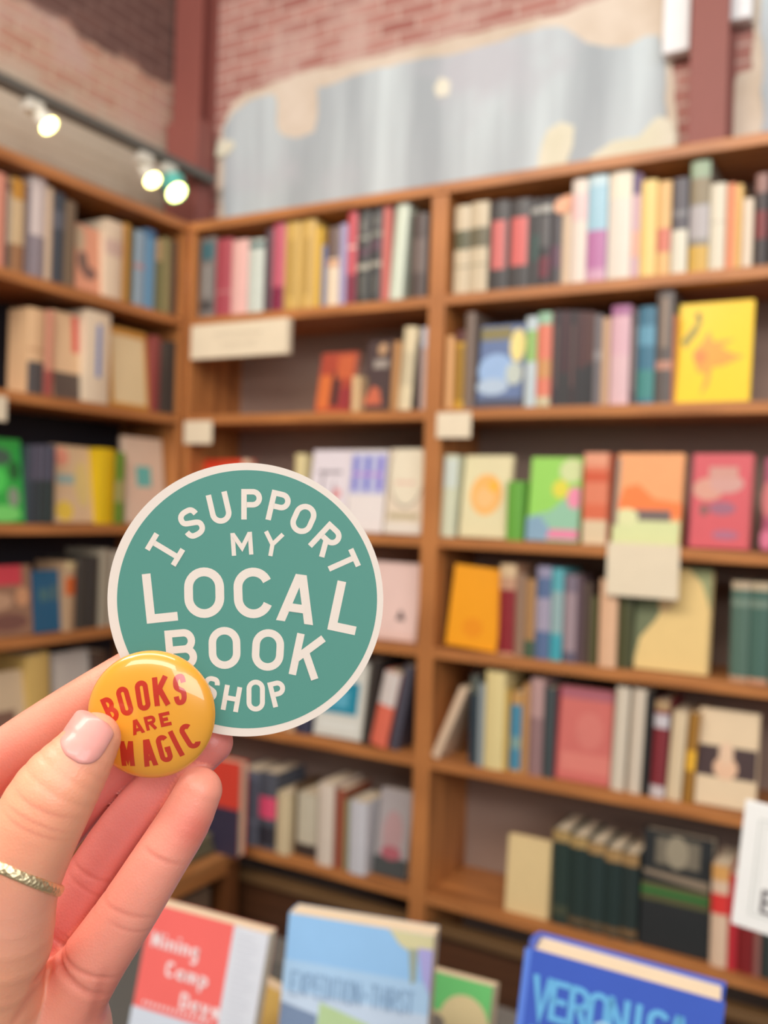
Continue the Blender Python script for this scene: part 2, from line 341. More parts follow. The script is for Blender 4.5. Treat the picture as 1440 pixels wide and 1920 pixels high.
BC1 = bookcase('middle wooden bookcase against the back wall, from the corner to the shared upright', (0, 0, 0), 0, .001, XD, .02, .021, BACKP)
BC2 = bookcase('right-hand wooden bookcase against the back wall, running out of frame', (0, 0, 0), 0, XD+.0005, XE, .022, .02, BACKP)
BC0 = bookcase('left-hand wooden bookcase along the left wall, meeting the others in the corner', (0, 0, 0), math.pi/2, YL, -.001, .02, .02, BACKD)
# low bench under the left bookcase
t = empty('bench', (.01, 0, FLOOR), label='low wooden bench with a corner post in front of the left bookcase', category='bench')
BX = .262
boxobj('bench_top', wood((172, 112, 62), (214, 154, 98), 'bench_wood', 'Y'), 0, BX-.01, YL, -.012, Z[6]-TH-FLOOR, Z[6]-FLOOR, t, .002)
boxobj('leg', wood((92, 52, 26), (120, 72, 38), 'post_wood', 'Z'), BX-.06, BX-.014, -.062, -.014, 0, Z[6]-TH-FLOOR, t, .002)
boxobj('leg', wood((92, 52, 26), (120, 72, 38), 'post_wood', 'Z'), BX-.06, BX-.014, YL, YL+.05, 0, Z[6]-TH-FLOOR, t, .002)
boxobj('apron', WOOD['Y'], BX-.03, BX-.014, YL+.05, -.062, Z[6]-TH-.03-FLOOR, Z[6]-TH-FLOOR, t, .001)
boxobj('storage_box', mat((118, 94, 74), .8, name='brown_card'), .06, .235, -.30, -.10, FLOOR, FLOOR+.15, bev=.004, label='brown storage box on the floor under the low bench beside its post', category='box')

# ------------------------------------------------------------------ track lighting on the left wall
def emis(c, s):
    m, n, b, N, K = nodemat('lamp_glow'); b.inputs['Base Color'].default_value = (1, 1, 1, 1)
    b.inputs['Emission Color'].default_value = c; b.inputs['Emission Strength'].default_value = s; return m
GLOW = emis((1, .86, .3, 1), 14)
XR = -.10
p, q = hx(0, 125, XR), hx(318, 322, XR); zr = (p.z+q.z)/2
rail = empty('track_rail', (XR, 0, zr), label='dark grey track rail running along the left wall above the bookcase', category='lighting track')
GREY = mat((96, 96, 90), .5, name='grey_metal')
boxobj('rail_channel', GREY, -.017, .017, -1.4, .20, -.012, .012, rail, .002)
for y in (-1.2, .12): boxobj('wall_bracket', GREY, WL-XR, -.017, y-.008, y+.008, -.008, .008, rail)
IV = mat((222, 220, 208), .4, name='ivory_metal'); TEAL = mat((96, 196, 184), .3, .5, name='teal_reflection')
def spot(px, py, kx, ky, label, shade=IV, r=.021):
    """px,py: lamp face; kx,ky: the joint by the rail"""
    j = hx(kx, ky, XR); f = hx(px, py, XR+.03)
    t = empty('track_spotlight', (XR, j.y, zr-.012), label=label, category='spotlight', group='spotlights on the track')
    o0 = t.location
    bm = bmesh.new(); box(bm, -.014, .014, -.024, .024, -.03, 0); bevel(bm, .003); bm_obj('track_adapter', bm, IV, t)
    bm = bmesh.new(); cyl(bm, (0, 0, -.02), (0, 0, j.z-zr-.01), .006); bm_obj('stem', bm, IV, t, True)
    f = f-o0; jj = Vector((0, 0, j.z-zr)); bk = hx(kx-10, ky+12, XR-.03)-o0; dirn = (f-bk).normalized(); ln = (f-bk).length
    bm = bmesh.new(); b0 = f-dirn*max(ln, .05)
    cyl(bm, b0, f-dirn*.03, r*.72, r*.95); cyl(bm, f-dirn*.03, f-dirn*.001, r*.98, r*1.12, cap=False); cyl(bm, b0-dirn*.012, b0, r*.4, r*.7)
    h = bm_obj('lamp_housing', bm, shade, t, False)
    bm = bmesh.new(); cyl(bm, jj, b0+dirn*.02, .005); bm_obj('yoke', bm, IV, t, True)
    bm = bmesh.new(); cyl(bm, f-dirn*.006, f-dirn*.002, r*1.0, r*1.0, 32); bm_obj('bulb', bm, GLOW, t)
spot(93, 237, 62, 180, 'ivory track spotlight with lit bulb, nearest the left edge')
spot(287, 339, 270, 292, 'ivory track spotlight with lit bulb, left one of the pair near the corner')
g_ = hx(322, 330, XR+.03)
spot(332, 362, 315, 318, 'track spotlight with lit bulb and painted teal reflection on its housing, nearest the corner', TEAL, .027)
bm = bmesh.new(); bmesh.ops.create_uvsphere(bm, u_segments=24, v_segments=12, radius=.03); t = [o for o in COL.objects if o.name.startswith('track_spotlight')][-1]
for v in bm.verts: v.co.z *= .7
o = bm_obj('teal_reflection_blob', bm, TEAL, t, True); o.location = g_-t.location+F_*.03  # added ellipsoid and teal housing stand in for a reflection by the bulb

# ------------------------------------------------------------------ books
PAGE = mat((226, 208, 178), .9, name='page_paper')
class Frame:
    def __init__(s, rz): s.M = Matrix.Rotation(rz, 4, 'Z'); s.I = s.M.inverted(); s.C = s.I @ CAM
    def ray(s, x, y): return s.I.to_3x3() @ ray(x, y)
    def plane(s, x, y, Y):
        d = s.ray(x, y); return s.C+d*((Y-s.C.y)/d.y)
    def lx(s, px, z, Y):                      # local x of a pixel column at height z on plane Y
        y = 960
        for _ in range(6):
            p = s.plane(px, y, Y); y = proj(s.M @ Vector((p.x, Y, z)))[1]
        return s.plane(px, y, Y).x
    def tilt(s, px, py, Y, z, a):             # height along a plane leaning back by a
        d = s.ray(px, py); n = Vector((0, math.cos(a), -math.sin(a))); q = Vector((0, Y, z))
        p = s.C+d*((q-s.C).dot(n)/d.dot(n)); return (p-q).dot(Vector((0, math.sin(a), math.cos(a))))
FB, FL = Frame(0), Frame(math.pi/2)
LIM = {'middle': (.0206, XD-.0216), 'right': (XD+.0232, 9), 'left': (YL+.021, -.0216)}
ORD = ['', 'top', 'second', 'third', 'fourth', 'fifth', 'bottom']
def curve_y(x, w, r): return r*(2*x/w-1)**2
def make_book(w, d, h, color, label, group, spine=(), art=(), hard=True, rough=.5, coat=0.15, page=None):
    b = .0022 if hard else .0005; r = min(.004, w*.14) if hard else .0008; e = .003 if hard else .0002
    n = 6; front = [(w*i/n, curve_y(w*i/n, w, r)) for i in range(n+1)]
    bb = b*.9; pts = front+[(w, d), (w-b, d), (w-b, r+bb), (b, r+bb), (b, d), (0, d)]
    bm = bmesh.new(); prism(bm, pts, 0, h)
    o = bm_obj('book', bm, mat(color, rough, coat, 'book_cover'), label=label, category='book', group=group)
    bm = bmesh.new(); box(bm, b+.0001, w-b-.0001, r+bb+.0001, d-e, e, h-e)
    bm_obj('pages', bm, page or PAGE, o)
    if spine:
        for k, (v0, v1, c, *q) in enumerate(spine):
            fx = [w*(q[0] if q else 0)+w*(1-2*(q[0] if q else 0))*i/n for i in range(n+1)]; fy = [curve_y(x, w, r) for x in fx]
            bm = bmesh.new(); prism(bm, [(x, y-.0003-.0001*k) for x, y in zip(fx, fy)]+[(x, y+.0002) for x, y in zip(fx[::-1], fy[::-1])], v0*h, v1*h)
            bm_obj('spine_band', bm, mat(c, rough, coat, 'spine_print'), o)
    if art:
        for k, a in enumerate(art):
            c = a[-1]; X = w+.0002+k*.00006; bm = bmesh.new()
            if a[0] == 'e':
                P = [(a[1]+a[3]*math.cos(t*math.pi/16), a[2]+a[4]*math.sin(t*math.pi/16)) for t in range(32)]
            elif a[0] == 'p': P = a[1]
            else: P = [(a[0], a[1]), (a[2], a[1]), (a[2], a[3]), (a[0], a[3])]
            bm.faces.new([bm.verts.new((X, min(max(u, 0), 1)*d, min(max(v, 0), 1)*h)) for u, v in P])
            bm_obj('cover_print', bm, mat(c, rough, coat, 'cover_print'), o)
    return o
def shelf_row(fr, zi, case, items, zz=None):
    z = (Z[zi] if zz is None else zz)+.0006; cursor = -9; prev = None
    phrase = f'{case} bookcase {ORD[zi]} shelf'; group = f'books on the {ORD[zi]} shelf of the {case} bookcase'
    for it in items:
        kind, a, b, top, color, desc = it[:6]; o = it[6] if len(it) > 6 else {}
        ins = o.get('in', .014 if kind == 's' else .02); Y = ins
        x0, x1 = fr.lx(a, z, Y), fr.lx(b, z, Y)
        lo_, hi_ = LIM[case]; x1 = min(x1, hi_) if x1 > hi_ > x0+.01 else x1
        if x0 < lo_: x0 = lo_; x1 = max(x1, x0+.008)
        if kind == 's':
            if x0 < cursor: x0 = cursor+.0004
            x1 = max(x1-.0005, x0+.006)
            h = (fr.plane((a+b)/2+o.get('top', 0), top, Y)-Vector((0, 0, z))).z
            h = min(h, Z[zi-1]-TH-z-.004) if zi else h
            w = x1-x0; d = o.get('d', min(.19, max(.11, h*.66)))
        else:
            th = math.radians(o.get('tilt', 9)); h = fr.tilt((a+b)/2+o.get('top', 0), top, Y, z, th)
            w = o.get('t', .018); d = x1-x0
        rel = f'right of the {prev} one' if prev else 'first from the left'
        label = o.get('label') or f'{desc} book {rel}, {phrase}'
        bk = make_book(w, d, h, color, label, group, o.get('sp', ()), o.get('art', ()), o.get('hard', True), o.get('rough', .5), o.get('coat', .15))
        if kind == 's':
            an = 0
            if o.get('top'):                                  # leaning against a neighbour
                Xt = fr.plane((a+b)/2+o['top'], top, Y).x; an = math.atan2(Xt-(x0+x1)/2, h)
                h2 = h/math.cos(an)
            L = Matrix.Translation((x0 if an <= 0 else x0+w*math.cos(an)*.5, Y, z))
            if an > 0: L = Matrix.Translation((x0, Y, z)) @ Matrix.Translation((w*math.cos(an), 0, 0)) @ Matrix.Rotation(an, 4, 'Y') @ Matrix.Translation((-w, 0, 0))
            elif an < 0: L = Matrix.Translation((x0, Y, z)) @ Matrix.Rotation(an, 4, 'Y')
            cursor = x1
        else:
            L = Matrix.Translation((x0, Y, z+w*math.sin(th))) @ Matrix.Rotation(-th, 4, 'X') @ Matrix.Translation((0, w, 0)) @ Matrix.Rotation(-math.pi/2, 4, 'Z')
            if o.get('roll'): L = Matrix.Translation((x0, Y, z+w*math.sin(th)+d*math.sin(math.radians(o['roll'])))) @ Matrix.Rotation(math.radians(o['roll']), 4, 'Y') @ Matrix.Rotation(-th, 4, 'X') @ Matrix.Translation((0, w, 0)) @ Matrix.Rotation(-math.pi/2, 4, 'Z')
            cursor = max(cursor, x1) if not o.get('back') else cursor
        bk.matrix_world = fr.M @ L
        prev = desc
K1 = (52, 48, 50); W1 = (232, 226, 214); CR = (226, 206, 172)
# ---- middle bookcase
M = 'middle'
shelf_row(FB, 1, M, [
 ('s', 370, 400, 446, (118, 112, 108), 'grey', {'sp': [(.72, .94, (62, 104, 112), .1), (.1, .2, (70, 66, 66), .1), (.26, .66, (150, 146, 140), .34)]}),
 ('s', 401, 431, 448, (170, 72, 84), 'crimson', {'sp': [(.3, .33, (190, 120, 120))]}),
 ('s', 431, 461, 450, (232, 184, 176), 'pale pink'),
 ('s', 462, 491, 449, (205, 214, 204), 'pale mint', {'sp': [(.88, .96, (80, 110, 110))]}),
 ('s', 492, 507, 430, (78, 52, 62), 'dark plum'),
 ('s', 507, 530, 420, (196, 92, 112), 'rose pink', {'sp': [(0, .28, (132, 28, 66))]}),
 ('s', 530, 558, 417, (208, 172, 92), 'gold yellow', {'sp': [(.15, .8, (176, 142, 74), .36)]}),
 ('s', 559, 587, 413, (212, 176, 98), 'twin gold yellow', {'sp': [(.15, .8, (180, 146, 78), .36)]}),
 ('s', 588, 599, 426, (222, 178, 52), 'slim bright yellow'),
 ('s', 600, 608, 460, (104, 118, 158), 'slim blue'),
 ('s', 609, 632, 426, (232, 214, 186), 'cream', {'sp': [(.6, 1, (112, 92, 84)), (.5, .58, (214, 160, 120))]}),
 ('s', 633, 646, 420, (168, 160, 196), 'lavender'),
 ('s', 647, 664, 393, (206, 86, 96), 'coral red', {'sp': [(0, .32, (130, 28, 58)), (.6, .63, (240, 200, 190))]}),
 ('s', 665, 689, 395, (62, 64, 62), 'charcoal', {'sp': [(.76, .9, (120, 120, 114), .3), (.68, .72, (150, 150, 140)), (.08, .3, (96, 96, 90), .3), (.36, .42, (170, 166, 150)), (.5, .6, (86, 62, 74))]}),
 ('s', 690, 712, 386, (60, 60, 62), 'twin charcoal', {'sp': [(.8, .92, (120, 120, 114), .3), (.7, .75, (140, 140, 130)), (.08, .3, (96, 96, 90), .3), (.38, .43, (170, 166, 150)), (.55, .66, (92, 66, 80))]}),
 ('s', 713, 727, 381, (208, 110, 100), 'salmon'),
 ('s', 728, 752, 369, (212, 222, 202), 'tall leaning mint', {'top': 15}),
 ('s', 768, 796, 400, (84, 72, 68), 'dark taupe', {'sp': [(.3, .7, (112, 98, 92))]})])
shelf_row(FB, 2, M, [
 ('f', 588, 656, 663, (172, 64, 40), 'face-out burnt orange', {'t': .014, 'tilt': 11, 'top': 14, 'in': .03, 'art': [(.05, .05, .38, .62, (214, 110, 48)), (.42, .1, .62, .68, (46, 28, 30)), (.5, .55, .95, .95, (198, 92, 48)), (.66, .05, .95, .4, (150, 40, 46))]}),
 ('s', 659, 672, 705, (222, 190, 142), 'short cream', {'hard': False, 'in': .01, 'd': .1}),
 ('f', 673, 728, 641, (66, 46, 46), 'face-out dark brown', {'t': .02, 'tilt': 11, 'top': 14, 'in': .035, 'art': [(.3, .6, .8, .72, (160, 150, 140)), ('e', .55, .87, .16, .09, (190, 150, 110)), ('p', [(.1, .08), (.75, .08), (.6, .3), (.35, .35)], (196, 98, 66))]}),
 ('s', 730, 743, 640, (190, 138, 84), 'slim tan', {'top': 8}),
 ('s', 744, 768, 613, (224, 208, 170), 'leaning cream', {'top': 14, 'sp': [(.3, .7, (204, 190, 156))]}),
 ('s', 771, 781, 640, (58, 44, 40), 'slim dark brown', {'top': 11}),
 ('s', 786, 796, 614, (196, 170, 160), 'pinkish grey', {'sp': [(.75, 1, (206, 206, 214))]})])
shelf_row(FB, 3, M, [
 ('f', 364, 462, 862, (222, 62, 30), 'face-out scarlet', {'t': .025, 'tilt': 2, 'in': .06, 'art': [(.85, .9, 1, 1, (236, 200, 170))]}),
 ('s', 548, 566, 851, (226, 210, 156), 'pale yellow', {'in': .03}),
 ('f', 570, 644, 846, (228, 220, 226), 'face-out white lilac', {'in': .025, 'art': [(.3, .2, .36, .75, (150, 142, 150)), (.2, .7, .8, .74, (150, 142, 150)), ('e', .7, .45, .12, .07, (228, 150, 150)), (.6, .35, .65, .6, (170, 160, 170))]}),
 ('f', 645, 716, 845, (234, 226, 222), 'face-out blue striped', {'tilt': 6, 'art': [(.04, .46, .98, .96, (190, 194, 226)), (.1, .5, .24, .92, (122, 122, 206)), (.42, .5, .56, .92, (116, 120, 206)), (.76, .5, .9, .92, (128, 118, 208)), (.1, .68, .9, .72, (190, 150, 214))]}),
 ('f', 719, 788, 843, (230, 214, 190), 'face-out cream ringed', {'tilt': 6, 'in': .022, 'art': [('e', .52, .72, .5, .42, (160, 150, 134)), ('e', .52, .73, .47, .4, (232, 222, 196)), (.2, .58, .75, .62, (226, 190, 170)), (0, 0, 1, .13, (226, 218, 204)), (.1, .17, .9, .24, (190, 176, 140))]})])
shelf_row(FB, 4, M, [
 ('f', 640, 778, 1054, (232, 200, 190), 'face-out pale pink', {'tilt': 8, 'in': .03, 'art': [('p', [(.72, .26), (.84, .26), (.8, .36), (.77, .4), (.75, .34)], (62, 50, 56)), (.5, .18, .72, .185, (190, 160, 156)), (0, 0, 1, .1, (224, 190, 178))]})])
shelf_row(FB, 5, M, [
 ('s', 528, 549, 1300, (196, 160, 124), 'tan'),
 ('s', 551, 580, 1270, (58, 60, 82), 'navy'),
 ('f', 585, 676, 1240, (214, 214, 204), 'face-out white teal', {'tilt': 10, 'top': 14, 't': .03, 'art': [(.1, .3, .86, .72, (24, 136, 162)), (.28, .38, .66, .6, (90, 172, 196)), (.1, .1, .9, .2, (222, 224, 216))]}),
 ('s', 678, 690, 1236, (58, 52, 48), 'leaning slim charcoal', {'top': 20}),
 ('s', 692, 722, 1262, (226, 112, 88), 'leaning salmon', {'top': 30, 'sp': [(.55, 1, (216, 206, 200))]}),
 ('s', 728, 744, 1248, (76, 74, 86), 'leaning slate', {'top': 31})])
shelf_row(FB, 6, M, [
 ('s', 442, 481, 1444, (106, 112, 126), 'slate blue', {'sp': [(.3, .34, (130, 136, 150))]}),
 ('s', 482, 514, 1448, (84, 88, 98), 'pink spotted slate', {'sp': [(.4, .68, (232, 84, 120)), (.05, .3, (52, 52, 60))]}),
 ('s', 515, 539, 1486, (214, 196, 158), 'cream', {'in': .006}),
 ('s', 540, 553, 1470, (96, 70, 44), 'dark tan', {'in': .03}),
 ('s', 554, 591, 1488, (204, 196, 174), 'off-white', {'sp': [(0, .2, (62, 52, 48))], 'in': .03}),
 ('s', 592, 620, 1469, (222, 208, 192), 'ivory pink', {'in': .006}),
 ('s', 621, 642, 1480, (150, 78, 56), 'rust brown'),
 ('s', 643, 650, 1500, (150, 152, 106), 'slim olive'),
 ('s', 651, 683, 1503, (206, 204, 206), 'silver white', {'sp': [(0, 1, (204, 204, 210))], 'in': .004}),
 ('f', 697, 760, 1482, (170, 162, 162), 'face-out grey pink', {'tilt': 8, 't': .03, 'in': .03, 'art': [(0, 0, 1, .22, (72, 76, 76)), ('e', .5, .5, .3, .26, (182, 148, 148)), ('e', .5, .27, .3, .08, (176, 96, 106))]})])
# ---- right-hand bookcase
R = 'right'
shelf_row(FB, 1, R, [
 ('s', 848, 876, 386, (206, 190, 160), 'cream banded', {'sp': [(.5, .72, (92, 92, 66)), (.3, .32, (150, 140, 110))]}),
 ('s', 877, 911, 379, (204, 188, 158), 'twin cream banded', {'sp': [(.5, .72, (104, 98, 74)), (.3, .32, (150, 140, 110))]}),
 ('s', 914, 949, 377, (64, 62, 62), 'pink-panelled black', {'sp': [(.24, .78, (208, 112, 108), .14)]}),
 ('s', 950, 990, 374, (66, 64, 64), 'twin pink-panelled black', {'sp': [(.26, .8, (212, 104, 100), .12)]}),
 ('s', 991, 1008, 374, (58, 56, 56), 'slim black', {'sp': [(.84, .9, (170, 168, 160)), (.3, .6, (46, 72, 66))]}),
 ('s', 1009, 1027, 372, (54, 52, 54), 'white-titled black', {'sp': [(.84, .92, (180, 178, 170)), (.1, .34, (112, 44, 58)), (.45, .8, (96, 94, 94))]}),
 ('s', 1028, 1050, 370, (70, 66, 70), 'dark grey', {'sp': [(.84, .92, (160, 158, 150)), (.2, .45, (92, 62, 80))]}),
 ('s', 1051, 1066, 366, (216, 190, 160), 'slim beige', {'sp': [(.8, 1, (228, 160, 120))]}),
 ('s', 1067, 1096, 336, (228, 214, 200), 'blush white', {'sp': [(.6, .86, (232, 196, 192))]}),
 ('s', 1097, 1134, 326, (160, 200, 216), 'blue and purple', {'sp': [(0, .48, (184, 116, 164)), (0, .12, (206, 160, 184)), (.9, 1, (196, 220, 226))]}),
 ('s', 1136, 1180, 318, (226, 216, 202), 'thick ivory', {'sp': [(.75, 1, (232, 220, 198))]}),
 ('s', 1181, 1196, 326, (214, 178, 186), 'slim lilac', {'sp': [(.8, 1, (96, 76, 120)), (.2, .45, (232, 180, 160))]}),
 ('s', 1197, 1227, 338, (236, 206, 128), 'thick yellow'),
 ('s', 1228, 1254, 340, (226, 182, 118), 'amber', {'sp': [(.25, .5, (212, 122, 100))]}),
 ('s', 1256, 1286, 334, (86, 82, 88), 'grey over white', {'sp': [(0, .46, (222, 216, 196)), (.6, .66, (130, 128, 130))]}),
 ('s', 1289, 1326, 302, (140, 134, 122), 'tall green-topped', {'sp': [(.85, 1, (150, 170, 140)), (.62, .84, (140, 126, 98)), (.3, .6, (176, 170, 170)), (0, .24, (206, 166, 72))]}),
 ('s', 1327, 1357, 344, (220, 212, 190), 'plain ivory', {'sp': [(.55, .56, (170, 165, 150))]}),
 ('s', 1359, 1375, 344, (228, 142, 98), 'orange'),
 ('s', 1376, 1388, 346, (234, 190, 112), 'slim yellow'),
 ('s', 1389, 1409, 372, (226, 208, 184), 'ivory', {'in': .004, 'd': .1}),
 ('s', 1412, 1436, 326, (52, 38, 36), 'black and red', {'sp': [(.8, 1, (150, 110, 100)), (.3, .6, (120, 34, 34))]}),
 ('s', 1440, 1470, 330, (60, 50, 48), 'dark', {})])
shelf_row(FB, 2, R, [
 ('s', 833, 846, 630, (222, 168, 112), 'slim tan', {'in': .002, 'd': .1}),
 ('s', 848, 867, 620, (206, 160, 40), 'yellow and black', {'sp': [(.85, 1, (90, 40, 40)), (.1, .8, (160, 120, 30))]}),
 ('s', 868, 885, 586, (126, 108, 96), 'taupe'),
 ('f', 890, 978, 612, (96, 118, 160), 'face-out blue sky', {'tilt': 5, 't': .03, 'art': [(.04, .82, .7, .97, (132, 122, 76)), ('e', .4, .45, .38, .2, (150, 182, 222)), ('e', .35, .25, .34, .1, (176, 196, 216)), ('e', .84, .74, .16, .2, (240, 222, 140)), (0, 0, 1, .1, (70, 74, 92)), ('e', .8, .4, .18, .14, (190, 200, 190))]}),
 ('s', 981, 1002, 594, (192, 206, 210), 'pale green blue', {'sp': [(.5, .85, (150, 190, 110))], 'in': .004}),
 ('s', 1003, 1029, 586, (224, 128, 104), 'mint-topped salmon', {'sp': [(.87, 1, (150, 190, 160)), (0, .1, (206, 196, 160)), (.3, .5, (206, 150, 96))], 'in': .004}),
 ('s', 1031, 1046, 583, (62, 58, 62), 'slim charcoal', {'sp': [(.2, .85, (110, 92, 84), .36)]}),
 ('s', 1047, 1062, 583, (78, 54, 58), 'dark maroon', {'sp': [(0, .35, (60, 60, 60))]}),
 ('s', 1063, 1078, 583, (62, 54, 56), 'dark grey', {'sp': [(.2, .85, (112, 84, 80), .36)]}),
 ('s', 1079, 1094, 584, (86, 58, 58), 'second dark maroon', {'sp': [(0, .4, (56, 56, 58))]}),
 ('s', 1095, 1109, 585, (92, 62, 58), 'reddish brown', {'sp': [(0, .45, (50, 50, 52))]}),
 ('s', 1110, 1124, 590, (118, 112, 114), 'mid grey', {'sp': [(.5, .6, (150, 146, 146))]}),
 ('s', 1125, 1139, 596, (204, 166, 132), 'beige'),
 ('s', 1141, 1177, 573, (220, 178, 188), 'thick pink', {'sp': [(0, .5, (222, 186, 190)), (.9, 1, (170, 110, 150))]}),
 ('s', 1178, 1191, 586, (88, 76, 78), 'speckled dark', {'sp': [(.15, .85, (150, 138, 132), .38)]}),
 ('s', 1192, 1224, 575, (66, 118, 142), 'teal blue', {'sp': [(.6, .8, (100, 156, 180)), (.05, .35, (70, 140, 136))]}),
 ('s', 1226, 1257, 546, (98, 90, 86), 'tall grey', {'sp': [(.5, .94, (150, 132, 116), .3), (.3, .38, (190, 140, 120))]}),
 ('s', 1258, 1264, 590, (190, 110, 62), 'slim rust'),
 ('f', 1262, 1404, 569, (246, 206, 4), 'face-out bright yellow', {'tilt': 7, 't': .016, 'rough': .5, 'coat': .1, 'art': [
   ('p', [(.3, .3), (.22, .5), (.36, .62), (.42, .72), (.5, .6), (.78, .62), (.6, .54), (.8, .46), (.92, .44), (.66, .36), (.5, .34), (.46, .16), (.36, .06), (.42, .28)], (240, 160, 52)),
   ('e', .33, .45, .09, .07, (240, 136, 56)), ('p', [(.06, .62), (.12, .54), (.28, .7), (.33, .82), (.3, .9), (.25, .8)], (150, 138, 50)), ('e', .27, .87, .035, .035, (70, 62, 30))]})])
shelf_row(FB, 3, R, [
 ('s', 818, 850, 853, (208, 212, 184), 'pale mint', {'top': 12, 'sp': [(.6, .95, (206, 216, 206))]}),
 ('f', 858, 948, 856, (224, 214, 170), 'face-out orange-circled cream', {'tilt': 8, 'top': 14, 'art': [('e', .52, .52, .33, .25, (242, 180, 96)), ('e', .5, .48, .2, .13, (238, 190, 122)), ('e', .66, .62, .1, .07, (252, 182, 50))]}),
 ('s', 947, 977, 902, (102, 168, 62), 'short green', {'in': .006, 'd': .1}),
 ('f', 985, 1082, 859, (150, 212, 92), 'face-out green painted', {'tilt': 6, 'art': [('p', [(0, 0), (1, 0), (1, .45), (.7, .5), (.45, .36), (0, .28)], (146, 196, 166)), ('p', [(0, 0), (.4, 0), (.5, .12), (.25, .3), (0, .26)], (132, 166, 190)), ('e', .62, .62, .16, .11, (222, 214, 70)), ('e', .9, .52, .15, .13, (234, 142, 170)), ('e', .82, .84, .24, .14, (208, 220, 160)), ('p', [(.4, .03), (1, .03), (1, .14), (.46, .14)], (230, 132, 166))]}),
 ('s', 1091, 1136, 849, (226, 132, 100), 'red-banded coral', {'sp': [(.86, 1, (232, 160, 128)), (.68, .8, (214, 96, 64)), (.28, .44, (222, 112, 78)), (0, .26, (226, 204, 168))], 'hard': False}),
 ('f', 1146, 1272, 853, (238, 164, 106), 'face-out orange landscape', {'tilt': 8, 'top': 12, 't': .024, 'art': [('p', [(0, .3), (1, .3), (1, .46), (.6, .5), (.35, .66), (.14, .62)], (250, 126, 56)), (.0, 0, 1, .26, (214, 222, 162)), (.26, .26, .86, .38, (112, 96, 92)), ('e', .2, .3, .18, .09, (222, 224, 168)), (0, .2, .07, .95, (160, 140, 120))]}),
 ('f', 1288, 1402, 854, (212, 88, 96), 'face-out rose illustrated', {'tilt': 7, 'top': 8, 't': .03, 'art': [('e', .3, .62, .26, .12, (216, 156, 136)), ('e', .6, .68, .28, .1, (208, 156, 146)), (.3, .74, .78, .86, (206, 150, 136)), ('e', .55, .42, .22, .07, (160, 100, 122)), ('e', .25, .4, .08, .06, (140, 92, 88)), ('e', .62, .14, .22, .05, (176, 104, 130)), (0, 0, .04, 1, (150, 50, 62))]}),
 ('f', 1424, 1530, 862, (168, 68, 98), 'face-out magenta', {'tilt': 7, 't': .03, 'art': [('e', .1, .55, .1, .2, (206, 110, 110)), ('e', .1, .12, .12, .1, (214, 110, 140))]})])
shelf_row(FB, 4, R, [
 ('f', 833, 930, 1066, (242, 160, 10), 'face-out plain orange', {'tilt': 5, 'roll': 3.5, 'art': [('e', .5, .25, .2, .12, (236, 146, 6))]}),
 ('s', 932, 962, 1058, (196, 150, 120), 'dark red labelled', {'sp': [(.03, .72, (140, 36, 44)), (.86, 1, (214, 186, 146))]}),
 ('s', 963, 980, 1076, (152, 122, 100), 'taupe'),
 ('s', 981, 1000, 1086, (172, 130, 84), 'green-footed gold', {'sp': [(0, .22, (72, 96, 72))]}),
 ('s', 1001, 1028, 1062, (90, 112, 150), 'lavender and blue', {'sp': [(.3, .66, (164, 156, 176)), (.88, 1, (150, 146, 172))]}),
 ('s', 1029, 1051, 1066, (92, 172, 180), 'cyan', {'sp': [(.3, .75, (150, 178, 178)), (0, .26, (66, 164, 178))]}),
 ('s', 1053, 1077, 1078, (160, 140, 146), 'lavender grey', {'sp': [(.8, 1, (124, 112, 126)), (0, .12, (100, 96, 114))]}),
 ('s', 1078, 1089, 1084, (96, 76, 84), 'slim plum'),
 ('s', 1090, 1104, 1092, (84, 68, 58), 'dark brown'),
 ('s', 1105, 1116, 1118, (90, 88, 50), 'slim olive'),
 ('s', 1120, 1153, 1086, (226, 182, 146), 'peach', {'in': .004}),
 ('s', 1155, 1182, 1100, (74, 76, 44), 'dark olive'),
 ('f', 1185, 1324, 1068, (232, 200, 132), 'face-out sandy yellow', {'tilt': 7, 'top': 10, 't': .03, 'art': [('p', [(0, 0), (.0, .98), (.55, 1), (.3, .5), (.08, .3)], (110, 118, 84)), ('p', [(.7, 1), (1, 1), (1, .62), (.88, .86)], (150, 156, 108)), ('p', [(.45, .98), (.6, .7), (.4, .55), (.3, .62)], (212, 176, 124))]}),
 ('s', 1366, 1401, 1090, (84, 112, 98), 'deep green spine', {'sp': [(.92, 1, (190, 170, 142)), (0, .05, (190, 150, 120)), (.75, .82, (120, 140, 124))]}),
 ('s', 1402, 1438, 1092, (72, 106, 94), 'second deep green', {'sp': [(.92, 1, (190, 172, 142)), (0, .05, (200, 150, 120)), (.75, .82, (120, 140, 124))]}),
 ('s', 1440, 1478, 1096, (78, 104, 92), 'third deep green', {'sp': [(.92, 1, (190, 172, 142))]})])
